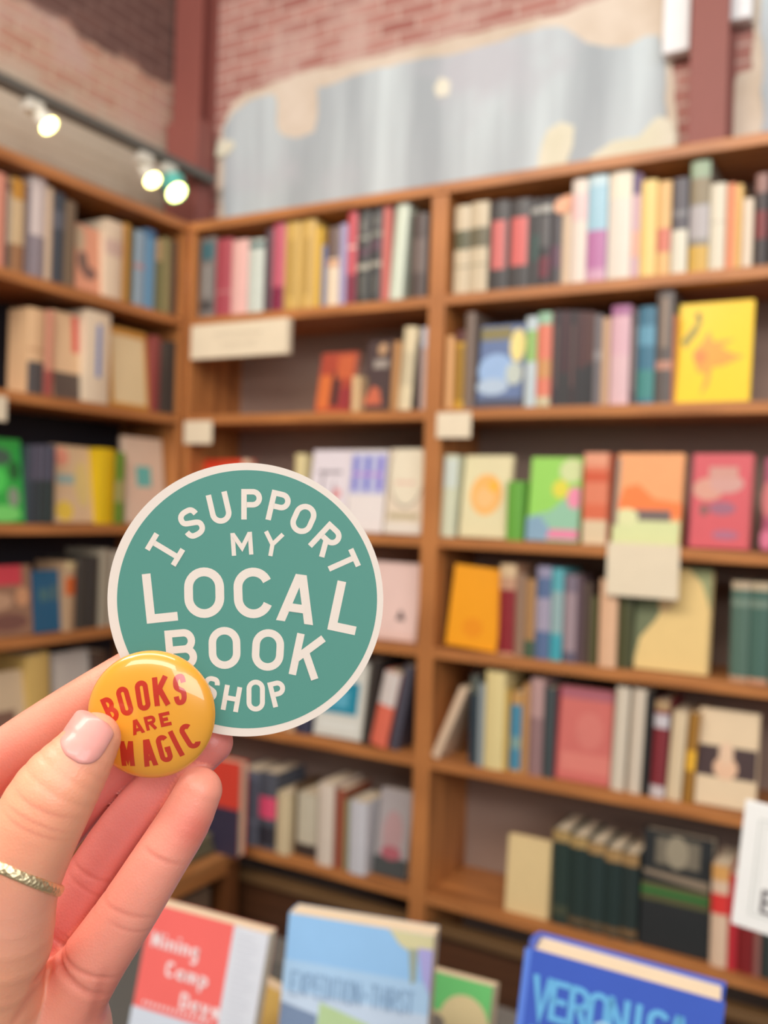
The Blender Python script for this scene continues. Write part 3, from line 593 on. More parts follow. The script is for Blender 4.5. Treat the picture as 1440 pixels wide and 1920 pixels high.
shelf_row(FB, 5, R, [
 ('s', 801, 822, 1284, (224, 196, 166), 'leaning beige', {'top': 62, 'in': .006}),
 ('s', 877, 892, 1267, (44, 60, 70), 'dark teal', {'sp': [(.8, 1, (90, 96, 88))]}),
 ('s', 893, 904, 1282, (150, 160, 162), 'slim pale blue', {'in': .006}),
 ('s', 905, 941, 1259, (226, 208, 148), 'thick pale yellow', {'in': .004}),
 ('s', 942, 951, 1294, (208, 174, 88), 'slim gold'),
 ('s', 953, 974, 1298, (196, 150, 90), 'blue-centred gold', {'sp': [(.04, .85, (74, 140, 168)), (.3, .45, (130, 164, 160))], 'in': .006}),
 ('s', 975, 988, 1282, (190, 142, 90), 'slim tan'),
 ('s', 989, 1014, 1272, (186, 150, 146), 'mauve pink', {'sp': [(0, .6, (150, 118, 118))]}),
 ('s', 1016, 1036, 1290, (66, 76, 78), 'slate teal'),
 ('f', 1038, 1142, 1294, (210, 112, 104), 'face-out dusty red', {'tilt': 5, 'top': 14, 't': .03, 'art': [(0, .88, 1, 1, (176, 100, 112)), (0, 0, .05, 1, (140, 26, 40)), (.1, .1, 1, .3, (222, 130, 118)), ('e', .6, .55, .25, .2, (216, 124, 114))]}),
 ('s', 1143, 1168, 1289, (218, 206, 186), 'leaning ivory', {'top': 13}),
 ('s', 1174, 1199, 1293, (216, 202, 182), 'second leaning ivory', {'top': 13}),
 ('s', 1202, 1214, 1302, (38, 38, 38), 'slim black', {'top': 10}),
 ('s', 1217, 1244, 1315, (132, 46, 54), 'white-ended maroon', {'top': 12, 'sp': [(.72, .86, (206, 200, 204)), (0, .12, (206, 196, 196)), (.9, 1, (180, 150, 110))]}),
 ('s', 1247, 1275, 1336, (224, 202, 166), 'leaning cream', {'top': 15}),
 ('s', 1279, 1297, 1338, (164, 116, 44), 'brown gold', {'top': 15, 'sp': [(.36, .58, (240, 184, 56))]}),
 ('f', 1299, 1414, 1337, (232, 208, 172), 'face-out dark-banded cream', {'tilt': 8, 'top': 20, 't': .024, 'art': [(0, .3, 1, .62, (72, 54, 54)), ('e', .5, .4, .2, .12, (234, 192, 158)), ('e', .5, .55, .12, .12, (234, 200, 168))]})])
shelf_row(FB, 6, R, [
 ('f', 944, 1026, 1572, (230, 204, 150), 'face-out blank cream', {'tilt': 4, 't': .02, 'in': .02}),
 ('s', 1031, 1062, 1556, (40, 58, 52), 'tan-topped green', {'sp': [(.88, 1, (176, 146, 92)), (.1, .2, (70, 76, 58))], 'in': .02}),
 ('s', 1063, 1095, 1568, (36, 54, 50), 'second tan-topped green', {'sp': [(.88, 1, (176, 146, 92)), (.05, .12, (100, 84, 60))], 'in': .02}),
 ('s', 1096, 1128, 1580, (38, 56, 54), 'third tan-topped green', {'sp': [(.88, 1, (170, 136, 88)), (.05, .12, (100, 84, 60))], 'in': .02}),
 ('s', 1129, 1160, 1592, (34, 52, 50), 'fourth tan-topped green', {'sp': [(.86, 1, (170, 136, 88)), (.05, .12, (110, 88, 60))], 'in': .02}),
 ('s', 1161, 1192, 1600, (38, 52, 50), 'fifth tan-topped green', {'sp': [(.86, 1, (164, 130, 84)), (.06, .14, (120, 94, 62))], 'in': .02}),
 ('f', 1194, 1328, 1570, (36, 40, 42), 'face-out black green-lined', {'tilt': 5, 'top': 22, 't': .04, 'in': .02, 'art': [(.2, .72, .82, .95, (120, 112, 96)), ('p', [(.04, .66), (.96, .64), (.96, .56), (.04, .62)], (140, 124, 104)), (.02, .5, .98, .55, (92, 92, 56)), (.02, .46, .98, .5, (36, 120, 52)), (.02, .4, .98, .45, (92, 92, 56)), ('e', .5, .84, .16, .14, (156, 146, 124))]}),
 ('s', 1329, 1361, 1622, (226, 196, 168), 'red-banded cream', {'sp': [(.52, .72, (226, 60, 56)), (.85, 1, (222, 166, 96))], 'in': .012}),
 ('s', 1362, 1379, 1640, (196, 44, 56), 'bright red', {'in': .014}),
 ('s', 1380, 1411, 1640, (130, 30, 34), 'dark red', {'in': .014}),
 ('s', 1412, 1424, 1650, (150, 100, 92), 'slim rose brown'),
 ('s', 1425, 1450, 1650, (50, 58, 56), 'dark slate')])
# ---- left bookcase
Lf = 'left'
shelf_row(FL, 1, Lf, [
 ('s', -14, 10, 322, (222, 148, 124), 'coral'),
 ('s', 11, 19, 340, (96, 84, 74), 'slim brown', {'sp': [(.3, .9, (176, 160, 140))]}),
 ('s', 20, 46, 334, (210, 182, 140), 'gold-topped cream', {'sp': [(.78, 1, (196, 138, 50)), (0, .3, (160, 116, 80))]}),
 ('s', 47, 54, 344, (120, 108, 112), 'slim grey'),
 ('s', 55, 84, 326, (216, 202, 196), 'white over grey', {'sp': [(0, .42, (146, 136, 142))]}),
 ('s', 85, 97, 350, (206, 180, 152), 'slim beige'),
 ('s', 98, 120, 360, (66, 72, 80), 'navy grey', {'sp': [(.6, .8, (96, 98, 106))]}),
 ('s', 121, 141, 376, (120, 100, 78), 'taupe brown'),
 ('f', 142, 188, 426, (224, 156, 124), 'face-out peach portrait', {'tilt': 4, 't': .02, 'art': [('e', .3, .45, .2, .16, (120, 96, 84)), ('e', .55, .3, .3, .1, (130, 96, 86)), ('e', .2, .78, .2, .2, (196, 172, 140))]}),
 ('s', 190, 229, 412, (226, 204, 176), 'thick cream', {'in': .004, 'sp': [(.55, .75, (206, 176, 160))]}),
 ('s', 230, 241, 418, (206, 150, 66), 'slim gold'),
 ('s', 242, 250, 426, (96, 92, 60), 'slim olive'),
 ('s', 251, 271, 432, (150, 172, 186), 'pale blue', {'sp': [(.5, .56, (190, 150, 150))]}),
 ('s', 272, 291, 430, (104, 152, 184), 'sky blue', {'sp': [(.9, 1, (70, 112, 150))]}),
 ('s', 292, 304, 448, (182, 152, 108), 'peach green', {'sp': [(0, .7, (112, 112, 70))]}),
 ('s', 305, 320, 446, (150, 142, 96), 'olive tan'),
 ('s', 321, 332, 450, (100, 76, 60), 'dark brown')])
shelf_row(FL, 2, Lf, [
 ('s', 52, 82, 578, (226, 186, 142), 'cream-topped grey', {'sp': [(0, .38, (84, 80, 80)), (.5, .54, (206, 160, 120))], 'in': .01, 'd': .075}),
 ('s', 84, 100, 582, (216, 150, 122), 'coral pink', {'sp': [(0, .3, (166, 78, 72))]}),
 ('f', 101, 150, 588, (230, 192, 150), 'face-out cream dark-footed', {'tilt': 4, 't': .02, 'art': [(0, 0, 1, .3, (92, 78, 70)), (.72, .55, .98, .98, (222, 96, 84))]}),
 ('s', 152, 205, 583, (226, 206, 178), 'blue-striped white', {'sp': [(.28, .86, (120, 142, 190), .4)], 'in': .002}),
 ('f', 208, 280, 617, (208, 148, 62), 'face-out gold-framed', {'tilt': 6, 't': .02, 'top': -12, 'art': [(.08, .05, .92, .9, (230, 206, 160))]}),
 ('s', 282, 300, 630, (142, 66, 62), 'maroon'),
 ('s', 301, 317, 640, (72, 64, 58), 'charcoal'),
 ('s', 318, 333, 640, (64, 58, 54), 'second charcoal')])
shelf_row(FL, 3, Lf, [
 ('f', -30, 47, 824, (52, 170, 70), 'face-out bright green', {'tilt': 8, 't': .02, 'top': -8, 'art': [('e', .35, .5, .25, .16, (80, 210, 90)), ('e', .75, .3, .14, .12, (140, 150, 130)), ('e', .8, .62, .14, .12, (40, 100, 50)), ('e', .5, .1, .4, .1, (120, 214, 110)), ('e', .45, .78, .3, .1, (70, 96, 80))]}),
 ('s', 50, 63, 834, (52, 62, 72), 'grey-topped dark green', {'sp': [(.55, 1, (76, 76, 92))]}),
 ('s', 64, 77, 834, (50, 62, 66), 'second grey-topped green', {'sp': [(.55, 1, (90, 88, 104))]}),
 ('s', 78, 90, 834, (48, 62, 62), 'third grey-topped green', {'sp': [(.55, 1, (86, 86, 102))]}),
 ('s', 91, 102, 834, (46, 62, 62), 'fourth grey-topped green', {'sp': [(.55, 1, (80, 80, 96))]}),
 ('f', 104, 176, 838, (214, 182, 144), 'face-out floral cream', {'tilt': 8, 't': .02, 'top': -12, 'art': [('e', .25, .85, .2, .12, (226, 150, 124)), (.1, .5, .6, .62, (150, 176, 170)), ('e', .25, .15, .22, .13, (226, 192, 70)), ('e', .75, .5, .2, .3, (216, 190, 124))]}),
 ('s', 184, 214, 841, (222, 184, 8), 'bright yellow', {'in': .006}),
 ('s', 216, 234, 848, (108, 146, 46), 'moss green', {'sp': [(.3, .6, (170, 166, 100))]}),
 ('f', 240, 312, 822, (228, 200, 174), 'face-out teal-squared cream', {'tilt': 7, 't': .02, 'top': -14, 'art': [(.28, .42, .66, .66, (104, 190, 180)), ]})])
shelf_row(FL, 4, Lf, [
 ('f', -30, 62, 1062, (150, 112, 88), 'face-out red-topped brown', {'tilt': 6, 't': .02, 'art': [(0, .72, .8, 1, (206, 66, 78)), ('e', .3, .5, .3, .12, (190, 150, 120)), ('e', .8, .55, .14, .14, (206, 150, 110)), ('e', .5, .2, .4, .12, (120, 80, 70))]}),
 ('f', 66, 114, 1070, (28, 88, 122), 'face-out deep blue', {'tilt': 6, 't': .02, 'art': [(.2, .5, .6, .7, (70, 110, 116)), (.7, .5, .9, .75, (80, 108, 110))]}),
 ('s', 116, 141, 1054, (182, 150, 116), 'orange-spotted tan', {'sp': [(.52, .78, (200, 96, 40)), (.9, 1, (196, 176, 130))], 'in': .006}),
 ('s', 143, 162, 1046, (66, 62, 56), 'dark grey'),
 ('s', 163, 183, 1044, (56, 52, 48), 'second dark grey'),
 ('s', 186, 206, 1030, (160, 150, 130), 'greyish beige'),
 ('s', 208, 226, 1034, (176, 164, 146), 'pale beige')])
shelf_row(FL, 5, Lf, [
 ('f', -40, 52, 1262, (214, 190, 156), 'face-out cream brown-panelled', {'tilt': 5, 't': .02, 'art': [(0, .05, .75, .5, (132, 100, 84))]}),
 ('s', 56, 98, 1228, (212, 178, 104), 'mustard yellow', {'top': -4}),
 ('f', 104, 172, 1222, (196, 186, 176), 'face-out greyish white', {'tilt': 6, 't': .02, 'art': [(.05, .1, .3, .9, (206, 196, 184))]}),
 ('s', 174, 200, 1222, (72, 52, 40), 'dark brown')])
# ---- books on the bench ledge at the bottom of the left bookcase
def placed_book(w, d, h, color, M, label, group, cat=None, **kw):
    o = make_book(w, d, h, color, label, group, **kw); o.matrix_world = M; return o
zl = Z[6]+.0006
X1 = hy(462, 1520, -.05).x; hb = hy(450, 1424, -.05).z-zl
o = make_book(.03, .16, hb, (222, 70, 54), 'face-out red and navy book standing on the bench ledge in the corner', 'books on the bench ledge', art=[(0, 0, 1, .5, (58, 52, 74))])
o.matrix_world = Matrix.Translation((X1-.16, -.05, zl)) @ Matrix.Rotation(-math.pi/2, 4, 'Z')
for i, (c, lb, dz, dx) in enumerate([((104, 98, 76), 'olive grey book lying flat on the bench ledge, lower of two', 0, 0), ((126, 116, 90), 'khaki book lying flat on the bench ledge, upper of two', .027, .01)]):
    o = make_book(.026, .14, .2, c, lb, 'books on the bench ledge')
    o.matrix_world = Matrix.Translation((.232-dx, -.305+dx, zl+dz)) @ Matrix.Rotation(-math.pi/2, 4, 'Y') @ Matrix.Identity(4)
    o.matrix_world = Matrix.Translation((.235-dx, -.29, zl+dz+.0005)) @ Matrix.Rotation(math.pi/2, 4, 'Z') @ Matrix.Rotation(-math.pi/2, 4, 'Y') @ Matrix.Translation((0, 0, -.2)) @ Matrix.Identity(4)

# ------------------------------------------------------------------ shelf signs and tags
SIGN = mat((232, 218, 190), .6, name='cream_card')
def shelf_sign(px, th, label, name='shelf_tag', cat='shelf tag', group=None, fr='B', Y=-.006):
    ax = (lambda x, y: hy(x, y, Y)) if fr == 'B' else (lambda x, y: hx(x, y, -Y))
    P = [ax(x, y) for x, y in px]; k = 0 if fr == 'B' else 1
    a0, a1 = (P[0][k]+P[3][k])/2, (P[1][k]+P[2][k])/2; z1, z0 = (P[0].z+P[1].z)/2, (P[2].z+P[3].z)/2
    kw = dict(label=label, category=cat)
    if group: kw['group'] = group
    if fr == 'B': return boxobj(name, SIGN, a0, a1, Y, Y+th, z0, z1, bev=.001 if th > .003 else .0003, **kw), a0, a1, z0, z1
    return boxobj(name, SIGN, -Y-th, -Y, a0, a1, z0, z1, bev=.0005, **kw), a0, a1, z0, z1
s, a0, a1, z0, z1 = shelf_sign([(356, 607), (536, 600), (543, 664), (360, 672)], .02, 'wide cream section sign with two grey text lines under the middle top row', 'section_sign', 'sign', Y=-.024)
bm = bmesh.new(); INK = mat((150, 136, 116), .6, name='grey_ink')
L0 = -(a1-a0)/2
for row, (u0, u1, v) in enumerate([(.26, .72, .64), (.34, .68, .34)]):
    uu = u0
    while uu < u1:
        wd = random.uniform(.02, .035); x = L0+uu*(a1-a0); z = v*(z1-z0)
        ribbon(bm, [(x, z-.006), (x, z+.006)], 0, .0018, lambda a, b, c: (a, -.0104, b)); ribbon(bm, [(x, z+.005), (x+.007, z+.005)], 0, .0016, lambda a, b, c: (a, -.01042, b)); uu += wd+.018
bm_obj('lettering', bm, INK, s, kind='stuff')
TG = None
shelf_sign([(345, 790), (396, 788), (397, 831), (345, 833)], .004, 'small cream shelf tag below the second middle shelf, near the corner', group=TG)
shelf_sign([(819, 774), (883, 772), (882, 820), (818, 822)], .004, 'small cream shelf tag on the shared upright, left end of the second right shelf', group=TG)
shelf_sign([(-30, 738), (13, 744), (13, 790), (-30, 786)], .004, 'small cream shelf tag at the left edge of the photo on the left bookcase', group=TG, fr='L')
shelf_sign([(1140, 1018), (1276, 1022), (1270, 1126), (1135, 1114)], .002, 'blank cream card hanging from the third right shelf below the orange landscape book', 'shelf_card', 'card', Y=-.008)
q = hy(1051, 383, -.002)
bm = bmesh.new(); cyl(bm, (0, 0, 0), (0, .0015, 0), .018, n=32); o = bm_obj('round_sticker', bm, mat((236, 176, 140), .5, name='peach_paper'), label='round peach sticker on a spine in the right bookcase top row', category='sticker'); o.location = hy(1051, 383, .0)+Vector((0, .010, 0))

# ------------------------------------------------------------------ display table with books close to the camera
ZT = .86
def in_cam(x, z, d): return CAM+R_*x+F_*d
gx = Vector((math.cos(.08), math.sin(.08), 0)); gy = Vector((-math.sin(.08), math.cos(.08), 0))
TBL = mat((84, 86, 84), .6, name='grey_table_laminate')
tc = CAM+Vector((0, 0, ZT-1.45))+Vector((-.28, .62, 0))
table = empty('display_table', (tc.x, tc.y, FLOOR), label='dark grey display table at the bottom of the photo under the standing books', category='table')
table.rotation_euler.z = .06
boxobj('tabletop', TBL, -.75, .62, -.36, .40, ZT-FLOOR-.035, ZT-FLOOR, table, .004)
for sx in (-.70, .57):
    for sy in (-.31, .35): boxobj('leg', TBL, sx-.025, sx+.025, sy-.025, sy+.025, 0, ZT-FLOOR-.035, table, .003)
def stand_book(tl, tr, d, ang, lean, t, color, label, inpl=0, hard=True, art=(), spine=(), rough=.4, coat=.3, h=None, group='books standing on the display table'):
    R3 = Matrix.Rotation(math.radians(ang), 4, 'Z') @ Matrix.Rotation(-math.radians(lean), 4, 'X') @ Matrix.Rotation(math.radians(inpl), 4, 'Y')
    top = at(tl[0], tl[1], d); ex = R3 @ Vector((1, 0, 0)); ez = R3 @ Vector((0, 0, 1))
    lo, hi = .02, .5
    for _ in range(40):
        m = (lo+hi)/2
        if proj(top+ex*m)[0] < tr: lo = m
        else: hi = m
    wd = lo; h = h or (top.z-ZT-.0012-t*math.sin(math.radians(lean))-wd*math.sin(math.radians(max(inpl, 0))))/ez.z
    pos = top-ez*h
    o = make_book(t, wd, h, color, label, group, hard=hard, art=art, spine=spine, rough=rough, coat=coat)
    o.matrix_world = Matrix.Translation(pos) @ R3 @ Matrix.Translation((0, t, 0)) @ Matrix.Rotation(-math.pi/2, 4, 'Z')
    return o, t, wd, h
def cover_text(o, X, items, m, name='title_lettering'):
    bm = bmesh.new(); f = lambda x, y, z: (X, x, y)
    for ch, cx, cy, W, H, s, rot in items: text(bm, ch, cx, cy, rot, W, H, s, f)
    return bm_obj(name, bm, m, o)
WH = mat((240, 226, 226), .5, name='white_print')
o, t, wd, h = stand_book((283, 1692), 505, .95, 15, 8, .02, (238, 108, 102), 'red paperback titled Mining Camp Days with a pale strip, standing behind the hand', 5.5, False,
    art=[(.715, 0, 1, 1, (214, 218, 226)), (0, 0, .715, .42, (206, 214, 226))])
its = []
def word(wd_, x, y, xh, adv, s):
    for k, ch in enumerate(wd_):
        cap = ch.isupper(); H = xh*1.55 if cap else xh; W = adv*(1.0 if ch not in 'iI' else .5)
        if ch == 'm' or ch == 'M': W = adv*1.25
        its.append((ch, x+W/2, y+H/2, W*.86, H, s, 0)); x += W*1.08
word('Mining', wd*.06, h-.040, .0095, .0095, .0028)
word('Camp', wd*.22, h-.064, .0095, .0105, .0028)
word('Days', wd*.38, h-.089, .0095, .0105, .0028)
cover_text(o, t+.0005, its, WH)
bm = bmesh.new(); x = wd*.09
while x < wd*.66:
    ribbon(bm, [(x, h*.445), (x+.0012, h*.465)], 0, .0022, lambda a, b, c: (t+.0005, a, b)); x += .0048
bm_obj('author_line', bm, WH, o, kind='stuff')
bm = bmesh.new()
for k in range(26): ribbon(bm, [(wd*.76, h*(.95-.034*k)), (wd*(.93 if k % 3 else .89), h*(.95-.034*k))], 0, .0008, lambda a, b, c: (t+.0006, a, b))
bm_obj('small_print', bm, mat((188, 190, 200), .5, name='pale_ink'), o, kind='stuff')

SKY = (148, 194, 236)
o, t, wd, h = stand_book((541, 1711), 814, .93, 17, 6, .03, SKY, 'pale blue landscape book with thin capital title, centre of the display table', 1.5, False,
    art=[(0, .5, 1, .76, (170, 204, 234)), (0, 0, 1, .6, (196, 214, 234)), ('p', [(0, .12), (.26, .1), (.26, .5), (0, .54)], (122, 142, 172)),
         ('p', [(.25, .1), (.75, .08), (.62, .5), (.27, .57)], (182, 208, 156)), ('p', [(.62, .1), (.82, .1), (.74, .48), (.6, .48)], (146, 166, 158)), (0, 0, 1, .12, (150, 196, 170)),
         ('p', [(.7, 1), (1, 1), (1, .93), (.86, .9), (.78, .93)], (212, 206, 160)), ('p', [(.84, .92), (.9, .92), (.9, .76), (.87, .74)], (158, 168, 150)), ('p', [(.9, .93), (1, .93), (1, .7), (.94, .78)], (172, 168, 222))])
its = []; T1 = 'EXPEDITION'; x = wd*.06
for ch in T1+' = '+'THIRST':
    if ch == ' ': x += wd*.01; continue
    W = .0074*(.45 if ch == 'I' else .7 if ch == '=' else 1)
    its.append((ch, x+W/2, h-.064, W*.9, .022 if ch != '=' else .008, .0009, 0)); x += W*1.08
cover_text(o, t+.0014, its, mat((104, 134, 168), .5, name='slate_print'))
stand_book((470, 1830), 560, 1.04, -12, 12, .02, (232, 200, 112), 'mustard yellow book tucked behind the red and the pale blue standing books', hard=False)
stand_book((760, 1806), 925, 1.02, 4, 14, .02, (214, 196, 150), 'green-topped picture book behind the pale blue book, partly hidden', hard=False,
    art=[(0, .62, 1, 1, (112, 200, 118)), ('e', .72, .56, .27, .28, (222, 204, 156)), ('e', .42, .5, .1, .08, (130, 120, 112)), ('e', .5, .3, .2, .1, (232, 206, 186))])
o, t, wd, h = stand_book((985, 1776), 1360, .72, 9, 2, .036, (66, 98, 196), 'royal blue hardcover lettered VERONICA, nearest book at the bottom right', 4.5,
    art=[(0, 0, .035, 1, (96, 136, 228))])
LB = mat((112, 188, 236), .4, .3, name='sky_blue_print')
its = [(ch, wd*(.115+.098*k), h-.033, .0158 if ch != 'I' else .006, .031, .0044, 0) for k, ch in enumerate('VERONICA')]
its += [(ch, wd*(.125+.12*k), h-.072, .016, .031, .0044, 0) for k, ch in enumerate('ROTH')]
cover_text(o, t+.0005, its, LB)
bm = bmesh.new(); ribbon(bm, bez([(wd*.40, h-.042), (wd*.48, h-.03), (wd*.56, h-.055), (wd*.66, h-.085)], 14), 0, .003, lambda a, b, c: (t+.0009, a, b)); bm_obj('cover_swoosh', bm, mat((168, 214, 242), .4, name='pale_print'), o)

# white sign card on a thin post at the right edge
sg = at(1398, 1499, .95); R3 = Matrix.Rotation(math.radians(-2), 4, 'Z') @ Matrix.Rotation(math.radians(4.5), 4, 'Y')
card_w, card_h = .20, .128
hs = empty('table_sign', (sg.x+.1, sg.y, ZT+.0005), label='white framed sign card lettered with a dark capital at the right edge', category='sign')
WC = mat((242, 242, 238), .4, .2, name='white_card')
bm = bmesh.new(); box(bm, 0, card_w, 0, .004, -card_h, 0); bevel(bm, .0012)
card = bm_obj('sign_card', bm, WC, hs); loc = Matrix.Translation(sg-hs.location) @ R3; card.matrix_local = loc
bm = bmesh.new(); e = .016
ribbon(bm, [(e, -e), (card_w-e, -e), (card_w-e, -card_h+e), (e, -card_h+e)], 1, .0012, lambda a, b, c: (a, -.0004, b)); ribbon(bm, [(e*1.3, -e*1.3), (card_w-e*1.3, -e*1.3), (card_w-e*1.3, -card_h+e*1.3), (e*1.3, -card_h+e*1.3)], 1, .0006, lambda a, b, c: (a, -.0005, b))
c2 = bm_obj('printed_frame', bm, mat((206, 210, 204), .5, name='pale_grey_print'), hs); c2.matrix_local = loc
bm = bmesh.new(); text(bm, 'B', .0355, -.096, 0, .020, .024, .0034, lambda a, b, c: (a, -.0006, b))
c3 = bm_obj('lettering', bm, mat((96, 88, 92), .5, name='dark_print'), hs); c3.matrix_local = loc
bm = bmesh.new(); cyl(bm, (0, .008, 0), (0, .008, sg.z-ZT-.05), .003); cyl(bm, (0, .008, 0), (0, .008, .006), .035, n=32); bm_obj('post', bm, mat((200, 200, 198), .3, metal=.8, name='brushed_metal'), hs, True)

# ------------------------------------------------------------------ sticker and badge (millimetre frame facing the reader)
def plane_obj(px, py, d):
    """a frame parallel to the picture, at distance d (m) behind px,py; scale: pixels -> metres"""
    return Matrix.Translation(at(px, py, d)) @ VIEW.to_3x3().to_4x4(), d/FPX
DS = .2490
MS, ks = plane_obj(460, 1124.3, DS)
def glossy(c, name, rough=.35, coat=.1):
    m, n, b, N, K = nodemat(name); tc = N('ShaderNodeTexCoord'); t = N('ShaderNodeTexNoise'); t.inputs['Scale'].default_value = 2500; t.inputs['Detail'].default_value = 2
    K(tc.outputs['Object'], t.inputs['Vector']); bp = N('ShaderNodeBump'); bp.inputs['Strength'].default_value = .04; bp.inputs['Distance'].default_value = .0001
    K(t.outputs['Fac'], bp.inputs['Height']); K(bp.outputs[0], b.inputs['Normal'])
    b.inputs['Base Color'].default_value = rgb(c); b.inputs['Roughness'].default_value = rough; b.inputs['Coat Weight'].default_value = coat; b.inputs['Coat Roughness'].default_value = .3; return m
OFFW = glossy((232, 219, 206), 'sticker_offwhite', .5, 0); TEALG = glossy((86, 147, 134), 'sticker_teal', .45, 0)
def disc(bm, r, z0, z1, n=160, cx=0, cy=0, ry=None):
    ry = ry or r; prism(bm, [(cx+r*math.cos(2*math.pi*i/n), cy+ry*math.sin(2*math.pi*i/n)) for i in range(n)], z0, z1)
bm = bmesh.new(); disc(bm, 258.6*ks, -.00035, 0, ry=256.6*ks)
stk = bm_obj('sticker', bm, OFFW, label='round teal sticker reading I SUPPORT MY LOCAL BOOK SHOP, held up between the fingers', category='sticker'); stk.matrix_world = MS
bm = bmesh.new(); disc(bm, 243.8*ks, -.0001, .00003, cx=3.2*ks, cy=.8*ks, ry=242*ks); bm_obj('teal_field', bm, TEALG, stk)
SX = lambda cx: (190+cx/2.618-460)*ks; SY = lambda cy: -(850+cy/2.618-1124.3)*ks; q = ks/2.618
LET = [('|', 313, 472, 59, 92, 176, 27), ('S', 443, 342, 26, 106, 152, 27), ('U', 581, 270, 13, 106, 152, 27), ('P', 738, 250, 0, 102, 150, 27), ('P', 872, 262, -13, 102, 150, 27),
       ('O', 992, 322, -24, 112, 152, 27), ('R', 1106, 425, -43, 106, 156, 27), ('T', 1186, 537, -66, 92, 152, 27),
       ('M', 690, 443, 4, 106, 114, 21), ('Y', 840, 447, -10, 106, 116, 21),
       ('L', 288, 707, 6, 154, 244, 43), ('O', 505, 684, 1, 196, 248, 43), ('C', 746, 685, 2, 192, 248, 43), ('A', 965, 713, -8, 184, 238, 41), ('L', 1202, 758, -12, 138, 246, 43),
       ('B', 392, 962, 5, 150, 196, 36), ('O', 605, 955, 1, 156, 206, 37), ('O', 818, 965, -3, 156, 204, 37), ('K', 1014, 997, -12, 150, 206, 37),
       ('S', 535, 1155, -18, 80, 124, 24), ('H', 639, 1203, -10, 86, 124, 24), ('O', 758, 1189, 0, 90, 156, 24), ('P', 868, 1178, 14, 80, 126, 24)]
bm = bmesh.new()
for ch, cx, cy, rot, W, H, s in LET: text(bm, ch, SX(cx), SY(cy), rot, W*q, H*q, s*q, lambda a, b, c: (a, b, c), 0, .00006)
bm_obj('lettering', bm, OFFW, stk)

DB = .2441                                     # back plane of the badge
RB = 119.2*.2436/FPX
MB, kb0 = plane_obj(284.2, 1339, DB)
HB = .0042
def dome(r): return HB*max(0, 1-min(r/RB, 1)**2.6)**.5 if r < RB else 0
BADGE, n_, b_, N_, K_ = nodemat('badge_enamel')
b_.inputs['Base Color'].default_value = rgb((238, 164, 52)); b_.inputs['Roughness'].default_value = .3; b_.inputs['Coat Weight'].default_value = 1; b_.inputs['Coat Roughness'].default_value = .03
bm = bmesh.new(); prev = None; n = 128; c0 = None
prof = [(RB*math.sin(math.pi/2*i/28), None) for i in range(0, 29)]
pts = [(r, dome(r)) for r, _ in prof[:-1]]+[(RB, .0004), (RB, -.0006), (RB-.0006, -.0010), (RB-.0022, -.0010), (RB-.0024, -.0002), (0, -.0002)]
for r, z in pts:
    if r < 1e-6: ring = [bm.verts.new((0, 0, z))]
    else: ring = [bm.verts.new((r*math.cos(2*math.pi*i/n), r*math.sin(2*math.pi*i/n), z)) for i in range(n)]
    if prev:
        for i in range(n):
            j = (i+1) % n
            if len(prev) == 1: bm.faces.new((prev[0], ring[i], ring[j]))
            elif len(ring) == 1: bm.faces.new((prev[i], ring[0], prev[j]))
            else: bm.faces.new((prev[i], ring[i], ring[j], prev[j]))
    prev = ring
bdg = bm_obj('badge', bm, BADGE, smooth=True, label='shiny yellow pin-back button reading BOOKS ARE MAGIC in red, pinched under the thumb', category='badge'); bdg.matrix_world = MB
kb = .2405/FPX
BX_ = lambda cx: (140+cx/4.235-720)*kb-(284.2-720)*DB/FPX; BY_ = lambda cy: -(1190+cy/4.235-960)*kb+(1339-960)*DB/FPX; q = kb/4.235
LET = [('B', 283, 592, 27, 100, 205, 38), ('O', 400, 526, 17, 104, 232, 40), ('O', 543, 481, 10, 104, 238, 40), ('K', 690, 446, 7, 128, 226, 42), ('S', 834, 437, 5, 100, 242, 40),
       ('A', 500, 727, 17, 100, 118, 26), ('R', 607, 695, 14, 88, 112, 26), ('E', 722, 668, 12, 86, 112, 28),
       ('M', 415, 945, 2, 110, 212, 40), ('A', 588, 938, 9, 112, 222, 38), ('G', 712, 905, 13, 100, 226, 40), ('I', 806, 866, 24, 40, 224, 40), ('C', 912, 810, 28, 104, 218, 40)]
bm = bmesh.new()
for ch, cx, cy, rot, W, H, s in LET:
    text(bm, ch, BX_(cx), BY_(cy), rot, W*q, H*q, s*q, lambda a, b, c: (a, b, c), 0, 0)
bmesh.ops.subdivide_edges(bm, edges=[e for e in bm.edges if e.calc_length() > .0008], cuts=4, use_grid_fill=True)
for v in bm.verts: v.co.z += dome(v.co.xy.length)+.00005
REDP = glossy((196, 50, 30), 'badge_red_print', .3, 1); REDP.node_tree.nodes['Principled BSDF'].inputs['Coat Roughness'].default_value = .03
bm_obj('lettering', bm, REDP, bdg, True)

